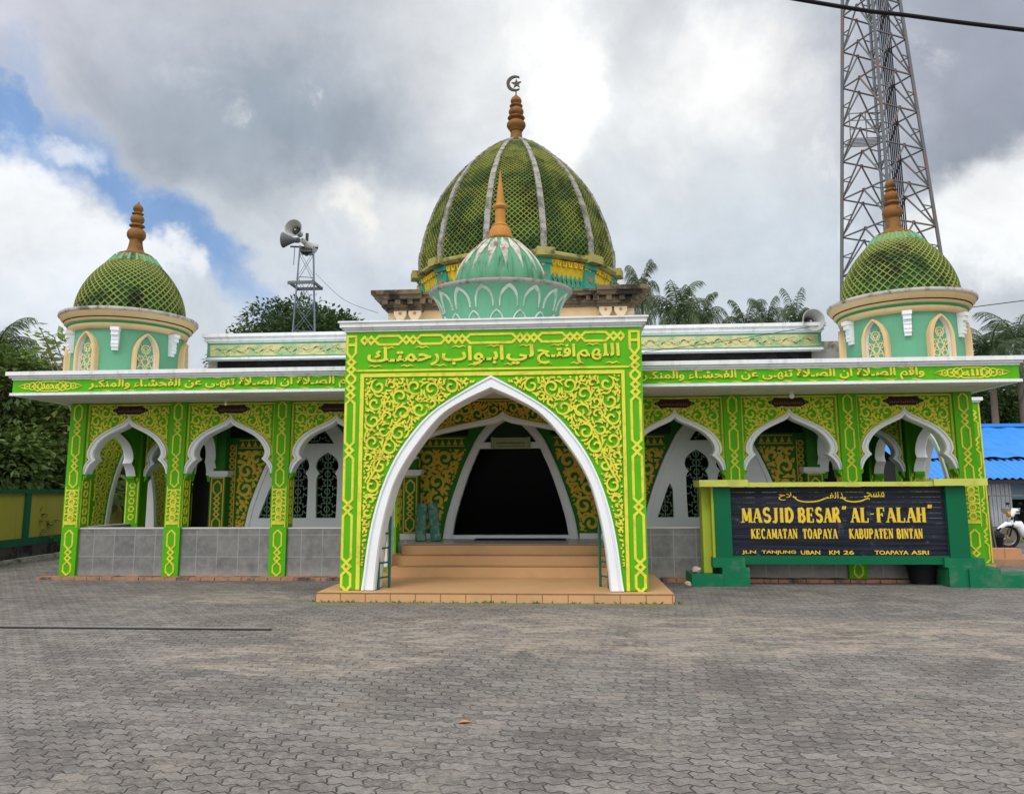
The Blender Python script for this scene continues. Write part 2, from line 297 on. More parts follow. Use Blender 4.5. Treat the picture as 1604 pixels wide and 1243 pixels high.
# ------------------------------------------------------------------ mesh builder
class Frame:
    def __init__(s, O, U, V): s.O = Vector(O); s.U = Vector(U); s.V = Vector(V); s.N = s.U.cross(s.V)
    def p(s, u, v, n=0.0): return s.O + s.U*u + s.V*v + s.N*n
def front(x, y): return Frame((x, y, 0), (1, 0, 0), (0, 0, 1))
def faceleft(x, y): return Frame((x, y, 0), (0, -1, 0), (0, 0, 1))
def faceright(x, y): return Frame((x, y, 0), (0, 1, 0), (0, 0, 1))
def around(cx, cy, phi, r): return Frame((cx + r*math.sin(phi), cy - r*math.cos(phi), 0), (math.cos(phi), math.sin(phi), 0), (0, 0, 1))
class MB:
    def __init__(s): s.v = []; s.f = []; s.m = []; s.sm = []
    def add(s, vs, fs, mi=0, sm=False):
        b = len(s.v); s.v += [tuple(q) for q in vs]
        for f in fs: s.f.append(tuple(b+i for i in f)); s.m.append(mi); s.sm.append(sm)
    def box(s, x0, x1, y0, y1, z0, z1, mi=0):
        s.add([(x0,y0,z0),(x1,y0,z0),(x1,y1,z0),(x0,y1,z0),(x0,y0,z1),(x1,y0,z1),(x1,y1,z1),(x0,y1,z1)],
              [(0,3,2,1),(4,5,6,7),(0,1,5,4),(1,2,6,5),(2,3,7,6),(3,0,4,7)], mi); return s
    def fbox(s, F, u0, u1, v0, v1, n0, n1, mi=0):
        s.prism([(u0,v0),(u1,v0),(u1,v1),(u0,v1)], F, n0, n1, mi); return s
    def prism(s, poly, F, n0, n1, mi=0, sm=False):
        k = len(poly)
        ar = sum(poly[i][0]*poly[(i+1)%k][1] - poly[(i+1)%k][0]*poly[i][1] for i in range(k))
        if ar < 0: poly = poly[::-1]
        tri = tessellate_polygon([[Vector((a, b, 0)) for a, b in poly]])
        ff = []
        for t in tri:
            a, b, c = [poly[i] for i in t]
            if (b[0]-a[0])*(c[1]-a[1]) - (c[0]-a[0])*(b[1]-a[1]) < 0: t = t[::-1]
            ff.append(tuple(t))
        s.add([F.p(a, b, n1) for a, b in poly], ff, mi)
        s.add([F.p(a, b, n0) for a, b in poly], [f[::-1] for f in ff], mi)
        s.add([F.p(a, b, n0) for a, b in poly] + [F.p(a, b, n1) for a, b in poly],
              [(i, (i+1)%k, k+(i+1)%k, k+i) for i in range(k)], mi, sm)
    def lathe(s, prof, c=(0,0,0), n=32, mi=0, sm=True, ph=0.0, cap=True):
        vs = []
        for r, z in prof:
            for i in range(n):
                a = ph + 2*PI*i/n; vs.append((c[0]+r*math.sin(a), c[1]-r*math.cos(a), c[2]+z))
        fs = []
        for j in range(len(prof)-1):
            for i in range(n):
                k = (i+1) % n; fs.append((j*n+i, j*n+k, (j+1)*n+k, (j+1)*n+i))
        s.add(vs, fs, mi, sm)
        if cap:
            m_ = len(prof)-1
            if prof[0][0] > 1e-3: s.add([vs[i] for i in range(n)], [tuple(range(n))[::-1]], mi)
            if prof[-1][0] > 1e-3: s.add([vs[m_*n+i] for i in range(n)], [tuple(range(n))], mi)
    def tube(s, pts, r, n=8, mi=0, sm=True, cap=True):
        pts = [Vector(p) for p in pts]; k = len(pts)
        rs = r if isinstance(r, (list, tuple)) else [r]*k
        vs = []; prev = None
        for i, p in enumerate(pts):
            d = (pts[min(i+1, k-1)] - pts[max(i-1, 0)]).normalized()
            if prev is None:
                a = d.cross(Vector((0, 0, 1)));
                if a.length < .05: a = d.cross(Vector((1, 0, 0)))
            else: a = prev - d*prev.dot(d)
            a.normalize(); prev = a; b = d.cross(a)
            for j in range(n):
                t = 2*PI*(j+.5)/n; vs.append(p + (a*math.cos(t) + b*math.sin(t))*rs[i])
        fs = [(i*n+j, i*n+(j+1)%n, (i+1)*n+(j+1)%n, (i+1)*n+j) for i in range(k-1) for j in range(n)]
        s.add(vs, fs, mi, sm)
        if cap: s.add(vs[:n], [tuple(range(n))[::-1]], mi); s.add(vs[-n:], [tuple(range(n))], mi)
    def ribbon(s, pts, wd, F, n0=0.0, h=.012, mi=0, closed=False):
        k = len(pts)
        if k < 2: return
        ws = wd if isinstance(wd, (list, tuple)) else [wd]*k
        vs = []
        for i in range(k):
            if closed: a, b = pts[i-1], pts[(i+1) % k]
            else: a, b = pts[max(i-1, 0)], pts[min(i+1, k-1)]
            p = pts[i]
            d0 = (p[0]-a[0], p[1]-a[1]); d1 = (b[0]-p[0], b[1]-p[1])
            l0 = math.hypot(*d0) or 1e-9; l1 = math.hypot(*d1) or 1e-9
            if l0 < 1e-8: d0, l0 = d1, l1
            if l1 < 1e-8: d1, l1 = d0, l0
            n_a = (-d0[1]/l0, d0[0]/l0); n_b = (-d1[1]/l1, d1[0]/l1)
            q = (n_a[0]+n_b[0], n_a[1]+n_b[1]); lq = q[0]*q[0]+q[1]*q[1]
            sc = 2/lq if lq > .5 else 1.0
            q = (q[0]*sc, q[1]*sc); w_ = ws[i]/2
            for sg, hh in ((1, n0), (.72, n0+h), (-.72, n0+h), (-1, n0)):
                vs.append(F.p(p[0]+q[0]*w_*sg, p[1]+q[1]*w_*sg, hh))
        fs = []
        for i in range(k if closed else k-1):
            j = (i+1) % k
            for e in range(3): fs.append((i*4+e, i*4+e+1, j*4+e+1, j*4+e))
        if not closed: fs += [(0, 3, 2, 1), (4*k-4, 4*k-3, 4*k-2, 4*k-1)]
        s.add(vs, fs, mi)
    def skin(s, A, B, F, prof, mi=0, closed=False):
        """band between contours A and B; prof = [(t across, n height)]"""
        m_ = len(prof); vs = []
        for a, b in zip(A, B):
            for t, n in prof: vs.append(F.p(a[0]+(b[0]-a[0])*t, a[1]+(b[1]-a[1])*t, n))
        fs = []
        for i in range(len(A)-1):
            for e in range(m_-1): fs.append((i*m_+e, i*m_+e+1, (i+1)*m_+e+1, (i+1)*m_+e))
        s.add(vs, fs, mi); k = len(A)-1
        s.add(vs[:m_], [tuple(range(m_))], mi); s.add(vs[k*m_:], [tuple(range(m_))[::-1]], mi)
    def text(s, body, F, u0, u1, v0, v1, n0=0.0, h=.01, off=0.0, mi=0, keep=False, fat=0.0):
        if fat:
            for i, (a, b) in enumerate(((-fat, 0), (fat, 0), (0, fat*.7), (0, -fat*.7))): s.text(body, F, u0+a, u1+a, v0+b, v1+b, n0, h*(1+.02*i), off, mi, keep)
            return
        vs, fs = text_data(body, h, off)
        if not vs: return
        xs = [q[0] for q in vs]; ys = [q[1] for q in vs]; zs = [q[2] for q in vs]
        sx = (u1-u0)/(max(xs)-min(xs)); sy = (v1-v0)/(max(ys)-min(ys))
        if keep: sx = min(sx, sy); cx = (u0+u1)/2 - sx*(max(xs)-min(xs))/2
        else: cx = u0
        z0 = min(zs); sz = h/max(max(zs)-z0, 1e-6)
        s.add([F.p(cx+(q[0]-min(xs))*sx, v0+(q[1]-min(ys))*sy, n0+(q[2]-z0)*sz) for q in vs], fs, mi)
    def mesh(s, name, mats, fix=True):
        me = bpy.data.meshes.new(name); me.from_pydata(s.v, [], s.f)
        for m_ in (mats if isinstance(mats, (list, tuple)) else [mats]): me.materials.append(m_)
        me.polygons.foreach_set('material_index', s.m); me.polygons.foreach_set('use_smooth', s.sm)
        me.update(); return me
_tx = {}
def text_data(body, h, off):
    key = (body, off)
    if key not in _tx:
        c = bpy.data.curves.new('t', 'FONT'); c.body = body; c.extrude = .02; c.offset = off; c.resolution_u = 4
        o = bpy.data.objects.new('t', c); COL.objects.link(o)
        me = bpy.data.meshes.new_from_object(o.evaluated_get(bpy.context.evaluated_depsgraph_get()))
        _tx[key] = ([tuple(q.co) for q in me.vertices], [tuple(p.vertices) for p in me.polygons])
        bpy.data.objects.remove(o); bpy.data.curves.remove(c); bpy.data.meshes.remove(me)
    return _tx[key]
AR = {'ا':(0xFE8D,2),'ل':(0xFEDD,4),'ه':(0xFEE9,4),'م':(0xFEE1,4),'ف':(0xFED1,4),'ت':(0xFE95,4),'ح':(0xFEA1,4),'ي':(0xFEF1,4),'ب':(0xFE8F,4),
      'و':(0xFEED,2),'ر':(0xFEAD,2),'ك':(0xFED9,4),'ق':(0xFED5,4),'ص':(0xFEB9,4),'ة':(0xFE93,2),'ن':(0xFEE5,4),'ى':(0xFEEF,2),'ع':(0xFEC9,4),
      'ش':(0xFEB5,4),'ء':(0xFE80,1),'د':(0xFEA9,2),'س':(0xFEB1,4),'ج':(0xFE9D,4),'ـ':(0x0640,4)}
def arabic(txt):
    txt = txt.replace('لا', '\u0001'); out = []
    def kind(c): return 2 if c == '\u0001' else AR[c][1] if c in AR else 0
    for i, c in enumerate(txt):
        p = txt[i-1] if i else ' '; n = txt[i+1] if i+1 < len(txt) else ' '
        jp = kind(p) == 4 and kind(c) >= 2; jn = kind(c) == 4 and kind(n) >= 2
        if c == '\u0001': out.append(chr(0xFEFC if jp else 0xFEFB)); continue
        if c not in AR: out.append(c); continue
        b = AR[c][0]
        if c == 'ـ': out.append(c); continue
        out.append(chr(b + (3 if jp and jn else 2 if jn else 1 if jp else 0)))
    return ''.join(out[::-1])

# ------------------------------------------------------------------ things, parts
WLOC = {}
def put(o, parent, org):
    COL.objects.link(o); org = Vector(org)
    if parent is not None:
        o.parent = parent; o.location = org - WLOC[parent.name]
    else: o.location = org
    WLOC[o.name] = org
def part(name, mb, mats=None, parent=None, org=(0, 0, 0)):
    me = mb.mesh(name, mats) if isinstance(mb, MB) else mb
    o = bpy.data.objects.new(name, me); put(o, parent, org); return o
def thing(name, label, cat, loc=(0, 0, 0), group=None):
    o = bpy.data.objects.new(name, None); o.empty_display_size = .3; put(o, None, loc)
    o['label'] = label; o['category'] = cat
    if group: o['group'] = group
    return o
def part_split(name, mb, mats, parent, key):
    """one part for each value of key(centre of a loose piece)"""
    p = list(range(len(mb.v)))
    def find(i):
        while p[i] != i: p[i] = p[p[i]]; i = p[i]
        return i
    for f in mb.f:
        a = find(f[0])
        for q in f[1:]: p[find(q)] = a
    acc = {}
    for i, v in enumerate(mb.v):
        t = acc.setdefault(find(i), [0, 0, 0, 0]); t[0] += v[0]; t[1] += v[1]; t[2] += v[2]; t[3] += 1
    kk = {r: key(t[0]/t[3], t[1]/t[3], t[2]/t[3]) for r, t in acc.items()}
    for val in sorted(set(kk.values())):
        m_ = MB(); mp = {}
        for f, mi, sm in zip(mb.f, mb.m, mb.sm):
            if kk[find(f[0])] != val: continue
            g_ = []
            for i in f:
                if i not in mp: mp[i] = len(m_.v); m_.v.append(mb.v[i])
                g_.append(mp[i])
            m_.f.append(tuple(g_)); m_.m.append(mi); m_.sm.append(sm)
        part(name, m_, mats, parent)
def tag(o, label=None, cat=None, group=None, kind=None):
    for k, v in (('label', label), ('category', cat), ('group', group), ('kind', kind)):
        if v: o[k] = v
    return o
def dup(o, loc=None, parent=None):
    c = o.copy(); COL.objects.link(c)
    if parent is not None: c.parent = parent
    if loc is not None: c.location = loc
    for ch in o.children: dup(ch, None, c)
    return c

# ------------------------------------------------------------------ ornament
def catmull(P, n=6):
    out = []
    for i in range(len(P)-1):
        a, b, c, d = P[max(i-1, 0)], P[i], P[i+1], P[min(i+2, len(P)-1)]
        for k in range(n):
            t = k/n; t2 = t*t; t3 = t2*t
            out.append(tuple(.5*((2*b[j]) + (c[j]-a[j])*t + (2*a[j]-5*b[j]+4*c[j]-d[j])*t2 + (3*b[j]-a[j]-3*c[j]+d[j])*t3) for j in range(len(b))))
    out.append(tuple(P[-1])); return out
class Region:
    def __init__(s, poly, holes=()):
        s.P = np.array(poly, float); s.loops = [s.P] + [np.array(h, float) for h in holes]
        s.lo = s.P.min(0); s.hi = s.P.max(0)
    def dist(s, x, y):
        """signed distance to the nearest edge, positive inside"""
        ins = False; best = 1e9
        for L in s.loops:
            A = L; B = np.roll(L, -1, 0); d = B - A
            t = np.clip(((x-A[:,0])*d[:,0] + (y-A[:,1])*d[:,1])/np.maximum((d*d).sum(1), 1e-12), 0, 1)
            best = min(best, float(np.hypot(A[:,0]+t*d[:,0]-x, A[:,1]+t*d[:,1]-y).min()))
            cond = (A[:,1] > y) != (B[:,1] > y)
            with np.errstate(divide='ignore', invalid='ignore'):
                xi = A[:,0] + (y-A[:,1])/(B[:,1]-A[:,1])*d[:,0]
            ins ^= bool((np.sum(cond & (x < xi))) % 2)
        return best if ins else -best
def pack(R, radii, rng, pad=.0, step=.012):
    """greedy circle packing: the largest first, until no gap is left"""
    gx, gy = np.meshgrid(np.arange(R.lo[0], R.hi[0], step), np.arange(R.lo[1], R.hi[1], step)); X = gx.ravel(); Y = gy.ravel()
    best = np.full(X.shape, 1e9); ins = np.zeros(X.shape, bool)
    for L in R.loops:
        Bn = np.roll(L, -1, 0)
        for A, B in zip(L, Bn):
            d = B-A; q = max(float(d@d), 1e-12); t = np.clip(((X-A[0])*d[0]+(Y-A[1])*d[1])/q, 0, 1)
            best = np.minimum(best, np.hypot(A[0]+t*d[0]-X, A[1]+t*d[1]-Y))
            if A[1] != B[1]: ins ^= ((A[1] > Y) != (B[1] > Y)) & (X < A[0]+(Y-A[1])/(B[1]-A[1])*d[0])
    D = np.where(ins, best, -1.0); C = []
    for r in radii:
        while True:
            c = np.nonzero(D >= r)[0]
            if len(c) == 0: break
            i = c[rng.randrange(len(c))]
            # slide towards the tightest fitting spot so that circles touch
            near = c[np.argsort(D[c])[:max(1, len(c)//12)]]; i = near[rng.randrange(len(near))]
            C.append((float(X[i]), float(Y[i]), r)); D = np.minimum(D, np.hypot(X-X[i], Y-Y[i])-r-pad)
    return C
def scrolls(mb, F, R, radii, wd, rng, h=.014, n0=0.0, mi=0, mirror=None, pitch=1.9, maxturn=1.35):
    """leafy spirals packed into a region, raised off the wall"""
    frames = [(F, 1)] + ([(F, -1)] if mirror is not None else [])
    def emit(pts, ws, hh):
        for fr, sg in frames:
            if sg == 1: mb.ribbon(pts, ws, fr, n0, hh, mi)
            else: mb.ribbon([(2*mirror-a, b) for a, b in pts][::-1], ws[::-1], fr, n0, hh, mi)
    C = pack(R, radii, rng, -wd*.12)
    for (x, y, r) in C:
        a0 = rng.uniform(0, 2*PI); sg = rng.choice((-1, 1)); hh = h*rng.uniform(.8, 1.15)
        if r > 1.1*wd:
            turns = max(.85, min(maxturn, (r-.2*wd)/(pitch*wd)*.8))
            n = int(15*turns)+4; pts, ws = [], []
            for i in range(n+1):
                t = i/n; a = a0 + sg*2*PI*turns*t; rr = (r - wd*.40)*(1-.80*t**1.15) + wd*.05
                pts.append((x+rr*math.cos(a), y+rr*math.sin(a))); ws.append(wd*(.22+.85*math.sin(PI*min(1, .08+.80*t))**.8) * (1.3 if i >= n-1 else 1))
            emit(pts, ws, hh)
            nl = 6 if r > 2*wd else 4
            for k in range(nl):           # pointed leaves curling off the outer turn
                a = a0 + sg*2*PI*(k+rng.uniform(.1,.5))/nl; L = rng.uniform(.55, .85)*max(r, 1.5*wd); cv = rng.uniform(.5, 1.1)
                lp, lw = [], []
                for i in range(6):
                    t = i/5; aa = a + sg*cv*t*min(1, .10/r+.35); rr = r*.80 + L*.75*t*(1-.2*t)
                    px_, py_ = x+rr*math.cos(aa), y+rr*math.sin(aa)
                    if R.dist(px_, py_) < wd*.22: break
                    lp.append((px_, py_)); lw.append(wd*.85*math.sin(PI*(.10+.87*t))**.8+.004)
                if len(lp) > 2: emit(lp, lw, hh*rng.uniform(.65, .95))
        else:
            a = a0; L = r*1.9
            pts = [(x+L*(t-.5)*math.cos(a)+r*.35*math.sin(PI*t)*math.sin(a), y+L*(t-.5)*math.sin(a)-r*.35*math.sin(PI*t)*math.cos(a)) for t in (0, .3, .6, 1)]
            emit(pts, [wd*.30, min(r*1.5, wd), min(r*1.3, wd*.9), .004], hh*.85)
def chain(mb, F, items, a, d, wd, v0=0.0, h=.014, horiz=None, mi=0, u0=0.0, sc=1.0):
    """the interlaced hexagon and diamond strapwork; items: ('H', length) or ('D', count)"""
    A = [(0, v0)]; v = v0; sg = 1
    for k, q in items:
        if k == 'H':
            q *= sc; A += [(sg*-a, v+a), (sg*-a, v+q-a), (0, v+q)]; v += q; sg = -sg
        else:
            for _ in range(q): A += [(sg*-d, v+d), (0, v+2*d)]; v += 2*d; sg = -sg
    for s_ in (1, -1):
        pts = [(u0+s_*x, y) for x, y in A]
        if horiz is not None: pts = [(y, horiz + x - u0) for x, y in pts]
        mb.ribbon(pts, wd, F, 0, h*(1 if s_ == 1 else .93), mi)
    return v
def ring(mb, F, cu, cv, r, wd, h=.012, n=8, mi=0):
    mb.ribbon([(cu+r*math.cos(2*PI*i/n), cv+r*math.sin(2*PI*i/n)) for i in range(n)], wd, F, 0, h, mi, closed=True)
def dot(mb, F, cu, cv, r, h=.012, mi=0, n=6):
    mb.prism([(cu+r*math.cos(2*PI*i/n), cv+r*math.sin(2*PI*i/n)) for i in range(n)], F, 0, h, mi)
def mir(L): return L + [(-a, b) for a, b in L[::-1][1:]]      # right half up to the apex -> whole arch

# ================================================================== THE SETTING
g = MB(); g.add([(-600,-200,-.012),(600,-200,-.012),(600,900,-.012),(-600,900,-.012)], [(0,1,2,3)])
tag(part('ground', g, SOIL), kind='structure')
g = MB(); g.add([(-40,-6,0),(45,-6,0),(45,44,0),(-40,44,0)], [(0,1,2,3)])
tag(part('paved_yard', g, PAVER), kind='structure')
g = MB()   # raised joint where two paving fields meet
g.box(-14, -3.5, 9.05, 9.14, 0.001, .005, 0); g.box(-14, -3.55, 9.145, 9.19, 0.001, .014, 1)
tag(part('paving_joint', g, [BLACK, mat('pale_edge_strip', (.23, .22, .21), .9, .3, 3, bump=.5)]), kind='structure')

# ================================================================== THE MOSQUE
XC, YF, XP, YP, YW = -1.2, 14.25, -1.16, 11.7, 15.8
OFF = [2.15, 4.23, 6.29, 8.31]
PX_ = sorted([XC-o for o in OFF] + [XC+o for o in OFF])
mosque = thing('mosque', 'lime green and yellow mosque with ribbed tiled dome, two corner turrets and arched porch', 'mosque', (XC, YF, 0))
rng = random.Random(5)

# ---- entrance portal
def pnorm(L, hw, v0, v1, n=8): return catmull([(a*hw, v0+(v1-v0)*b) for a, b in L], n)
a_in = catmull([(1.76,.14),(1.745,.36),(1.695,.83),(1.605,1.31),(1.455,1.79),(1.17,2.27),(.775,2.75),(.40,2.99),(0,3.17)], 6)
a_out = catmull([(1.96,.14),(1.93,.36),(1.875,.83),(1.78,1.31),(1.625,1.79),(1.38,2.27),(.975,2.76),(.5,3.09),(0,3.37)], 6)
IN, OUT = mir(a_in), mir(a_out)
PL, PR = -2.31, 2.32                      # portal half widths about XP
FP = Frame((XP, YP, 0), (1,0,0), (0,0,1))
mb = MB()
mb.prism([(PL,.14),(PL,4.10),(PR,4.10),(PR,.14)] + OUT, FP, -.42, 0)
mb.box(XP+PL, XP+PR, YP+.42, 14.2, 3.36, 4.08)
for s_ in (-1, 1):
    x0 = XP + (PL if s_ < 0 else PR-.2); mb.box(x0, x0+.2, YP+.42, 12.88, 3.0, 3.36)
portal = part('entrance_portal', mb, GREEN, mosque)
mb = MB(); mb.skin(IN, OUT, FP, [(0,-.42),(0,.03),(.10,.065),(.62,.065),(.70,.045),(.78,.045),(.84,.075),(1,.075),(1,-.1)])
part('arch_trim', mb, WHITE, portal)
mb = MB()
for z0, z1, e in ((4.10,4.135,.02),(4.135,4.165,.05),(4.165,4.235,.085),(4.235,4.262,.11)):
    mb.box(XP+PL-e, XP+PR+e, YP-e, 14.2, z0, z1)
part('portal_cornice', mb, CORNICE, portal)
R1 = Region([(-1.99,3.365),(-1.99,.2)] + [(-a-.03, b+.02) for a, b in a_out if .25 < b < 3.26] + [(-.22, 3.35)])
mb = MB(); scrolls(mb, FP, R1, [.135,.105,.083,.064,.049,.037,.028,.020], .041, rng, .038, mirror=0.0, pitch=2.2, maxturn=1.45)
for s_ in (1, -1):                      # long stems that run through the spirals
    for off, ph in ((.26, 0), (.52, 1.3)):
        st = []
        for i, (a, b) in enumerate(a_out):
            if b < .9 - off*.3 or b > 3.1-off*.9: continue
            q = a + off*(.25 + .75*min(1, b/2.2)) + .05*math.sin(b*5.5+ph)
            if q < 1.94 and b+off*.35 < 3.33: st.append((-s_*q, b+off*.35))
        if len(st) > 3: mb.ribbon(st, .038, FP, 0, .030)
part_split('scroll_relief', mb, YELLOW, portal, lambda x, y, z: x > XP)
mb = MB()
# frame lines round the scrollwork and the inscription
mb.fbox(FP, -2.06, 2.05, 3.375, 3.43, 0, .022); mb.fbox(FP, -2.06, -2.0, .14, 3.375, 0, .022); mb.fbox(FP, 2.0, 2.05, .14, 3.375, 0, .022)
mb.fbox(FP, -2.14, 2.13, 3.465, 3.495, 0, .016)
a_, d_, w_ = .068, .058, .044
sideseq = [('H',.30),('D',1),('H',.76),('D',1),('H',.76),('D',1),('H',.74),('D',2),('H',.18),('D',2)]
for u0 in (-2.215, 2.21):
    ve = chain(mb, FP, sideseq, a_, d_, w_, v0=.12, u0=u0)
    mb.ribbon([(u0-a_, ve+.09),(u0-a_,4.03),(u0+a_,4.03),(u0+a_,ve+.09),(u0,ve)], w_, FP, 0, .0145, closed=True)
    mb.fbox(FP, u0-a_-.02, u0+a_+.02, 3.875, 3.915, 0, .012)
topseq = [('D',2),('H',.42),('D',2),('H',.42),('D',3),('H',.74),('D',3),('H',.42),('D',2),('H',.42),('D',2)]
tot = sum(q if k == 'H' else q*2*.05 for k, q in topseq)
sc_ = (4.425-.30)/tot
Lh = -2.215+.15
def topchain():
    v = Lh; A = [(v, 0)]; sg = 1
    for k, q in topseq:
        if k == 'H': q *= sc_; A += [(v+a_, sg*-a_), (v+q-a_, sg*-a_), (v+q, 0)]; v += q; sg = -sg
        else:
            for _ in range(q): A += [(v+.05*sc_, sg*-d_), (v+.1*sc_, 0)]; v += .1*sc_; sg = -sg
    for s_ in (1, -1): mb.ribbon([(x, 3.96+s_*y) for x, y in A], w_, FP, 0, .014 if s_ > 0 else .0128)
topchain()
part('strapwork_border', mb, YELLOW, portal)
mb = MB()
words = [('اللهم', 1.33, 1.98), ('افتـح', .72, 1.30), ('لي', .24, .66), ('ابـواب', -.77, .19), ('رحمتـك', -1.95, -.82)]
for wtx, u0, u1 in words: mb.text(arabic(wtx), FP, u0, u1, 3.55, 3.845, 0, .024, .012, fat=.0055)
for i in range(15):                       # small flourishes above and below the letters
    u = -1.85 + i*.265 + rng.uniform(-.05, .05); up = i % 2
    v = 3.835 if up else 3.545
    mb.ribbon([(u-.11, v-.008), (u-.05, v+.016), (u, v-.004), (u+.06, v+.016), (u+.11, v-.01)], [.006,.022,.026,.022,.006], FP, 0, .016)
part('calligraphy', mb, YELLOW, portal)
mb = MB()   # white edge posts behind the arch feet
for x0 in (-3.23, .78): mb.box(x0, x0+.07, 13.45, 13.95, .31, 3.2)
part_split('arch_foot_trim', mb, WHITE, portal, lambda x, y, z: x > XP)

# ---- platform and steps
mb = MB(); mb.box(-3.74, 1.50, 11.42, 14.24, 0, .13); mb.box(-3.19, .79, 13.55, 14.24, .13, .31)
mb.box(-3.19, .79, 13.80, 14.24, .31, .48); mb.box(-3.03, .79, 14.05, 14.24, .48, .646)
platform = part('entrance_platform', mb, OCHRE, mosque)
mb = MB()
x = -3.74
while x < 1.5:
    mb.box(x-.006, x+.006, 11.417, 11.43, .004, .126); x += .372
for y, z in ((13.548,.31),(13.798,.48),(14.048,.646)): mb.box(-3.0, .79, y, y+.004, z-.012, z+.0015)
mb.box(-3.745, 1.505, 11.414, 11.424, .118, .132)
part('tile_joints', mb, mat('ochre_joint', (.22, .12, .06), .9), platform)
mb = MB()
for i in range(90):
    x = rng.uniform(-3.8, 1.6); mb.tube([(x, 11.40, 0), (x+rng.uniform(-.05,.05), 11.385-rng.random()*.03, rng.uniform(.01,.045))], [.012,.002], 4)
tag(part('moss', mb, mat('moss_green', (.10, .16, .03), .9, .3, 20), None), kind='stuff')

def handrail(x0, y0, x1, y1):
    m_ = MB()
    for (x, y) in ((x0, y0), (x1, y1)): m_.tube([(x, y, .13), (x, y, 1.22)], .022, 8)
    for z in (.30, .52, .74, .96, 1.19): m_.tube([(x0, y0, z), (x1, y1, z)], .014, 6)
    return m_
for q in ((-2.90, 11.80, -2.79, 12.05), (.48, 12.26, .60, 12.04)): part('handrail', handrail(*q), DARKGREENENAMEL, mosque)

# ---- porch bays
OU = catmull([(.765,2.235),(.81,2.31),(.80,2.43),(.72,2.57),(.60,2.69),(.42,2.80),(.26,2.875),(.12,2.945),(.045,3.0),(0,3.08)], 5)
IU = catmull([(.625,2.235),(.68,2.31),(.672,2.42),(.595,2.55),(.48,2.66),(.33,2.745),(.19,2.81),(.09,2.855),(.03,2.895),(0,2.94)], 5)
OLo = catmull([(.87,1.96),(.868,2.06),(.84,2.15),(.765,2.235)], 4)[:-1]
ILo = catmull([(.825,1.96),(.785,2.06),(.72,2.155),(.625,2.235)], 4)[:-1]
BO, BI = mir(OLo+OU), mir(ILo+IU)
FB = Frame((0, 0, 0), (1,0,0), (0,0,1))
def bay_meshes(k=1.0, seed=1, hw=.87, plaque=True):
    O_ = [(a*k, b) for a, b in BO]; I_ = [(a*k + (0 if k == 1 else (1 if a > 0 else -1 if a < 0 else 0)*.0), b) for a, b in BI]
    if k != 1: I_ = [((abs(o[0])-(abs(o2[0])-abs(i[0])))*(1 if i[0] >= 0 else -1), i[1]) for o, o2, i in zip(O_, BO, BI)]
    r = random.Random(seed); H = hw*k
    m1 = MB(); m1.prism([(-H,1.96),(-H,3.33),(H,3.33),(H,1.96)] + O_[1:-1], FB, -.16, 0)
    m2 = MB(); m2.skin(I_, O_, FB, [(0,-.17),(0,.02),(.12,.05),(.55,.05),(.62,.03),(.74,.03),(.80,.06),(1,.06),(1,-.02)])
    for s_ in (-1, 1): m1.prism([(s_*H,1.96),(s_*(H-.07),1.96),(s_*(H-.06),1.91),(s_*(H-.02),1.86),(s_*H,1.82)], FB, -.15, .03)
    m3 = MB(); q = .022
    top = 3.285
    hl = []
    pw = .30
    if plaque: hl = [[(pw*1.25*math.cos(t)*1.0, 3.195+.075*math.sin(t)) for t in np.linspace(0, 2*PI, 16, endpoint=False)]]
    Rg = Region([(-H+.06,2.0),(-H+.06,top),(H-.06,top),(H-.06,2.0)] + [(a*(1+.02*k), b+.012) for a, b in O_[1:-1]], hl)
    scrolls(m3, FB, Rg, [.125,.10,.08,.062,.048,.036,.027,.019], .043, r, .024, pitch=2.1, maxturn=1.2)
    m3.fbox(FB, -H, -H+.035, 1.98, 3.31, 0, .014); m3.fbox(FB, H-.035, H, 1.98, 3.31, 0, .014); m3.fbox(FB, -H+.035, H-.035, 3.285, 3.31, 0, .014)
    m3.ribbon([(a*(1+.018), b+.014) for a, b in O_[3:-3]], .03, FB, 0, .018)
    if plaque: m3.ribbon([(pw*1.30*math.cos(t), 3.195+.088*math.sin(t)) for t in np.linspace(0, 2*PI, 20, endpoint=False)], .018, FB, 0, .018, closed=True)
    m4 = MB()
    if plaque:
        m4.prism([(-pw,3.165),(-pw+.05,3.112),(pw-.05,3.112),(pw,3.165),(pw,3.222),(pw-.05,3.275),(-pw+.05,3.275),(-pw,3.222)], FB, 0, .02)
        for s_ in (-1, 1): dot(m4, FB, s_*(pw+.035), 3.195, .02, .018)
        for i in range(13):              # worn thin brush lettering, too small to read
            u = -pw+.06+i*(2*pw-.12)/12
            m4.ribbon([(u-.02,3.165+r.uniform(0,.02)),(u,3.16),(u+.012,3.18+r.uniform(0,.05)),(u+.02,3.185)], [.006,.012,.010,.004], FB, .02, .004, 1)
    return m1, m2, m3, m4
PLQ = [mat('plaque_dark_maroon', (.030, .012, .012), .5, .2), mat('plaque_faded_script', (.20, .11, .07), .6)]
bm = bay_meshes()
bay_me = [m_.mesh(n_, mt) for m_, n_, mt in zip(bm, ('porch_arch', 'arch_trim', 'arabesque_relief', 'name_plaque'), (GREEN, WHITE, YELLOW, PLQ))]
def bay(x, y, rz=0.0, sx=1.0, parts=(1, 2, 3)):
    o = part('porch_arch', bay_me[0], None, mosque, (x, y, 0)); o.rotation_euler = (0, 0, rz); o.scale = (sx, 1, 1)
    for k in parts:
        c = bpy.data.objects.new(bay_me[k].name, bay_me[k]); COL.objects.link(c); c.parent = o
    return o
YB = YF + .08
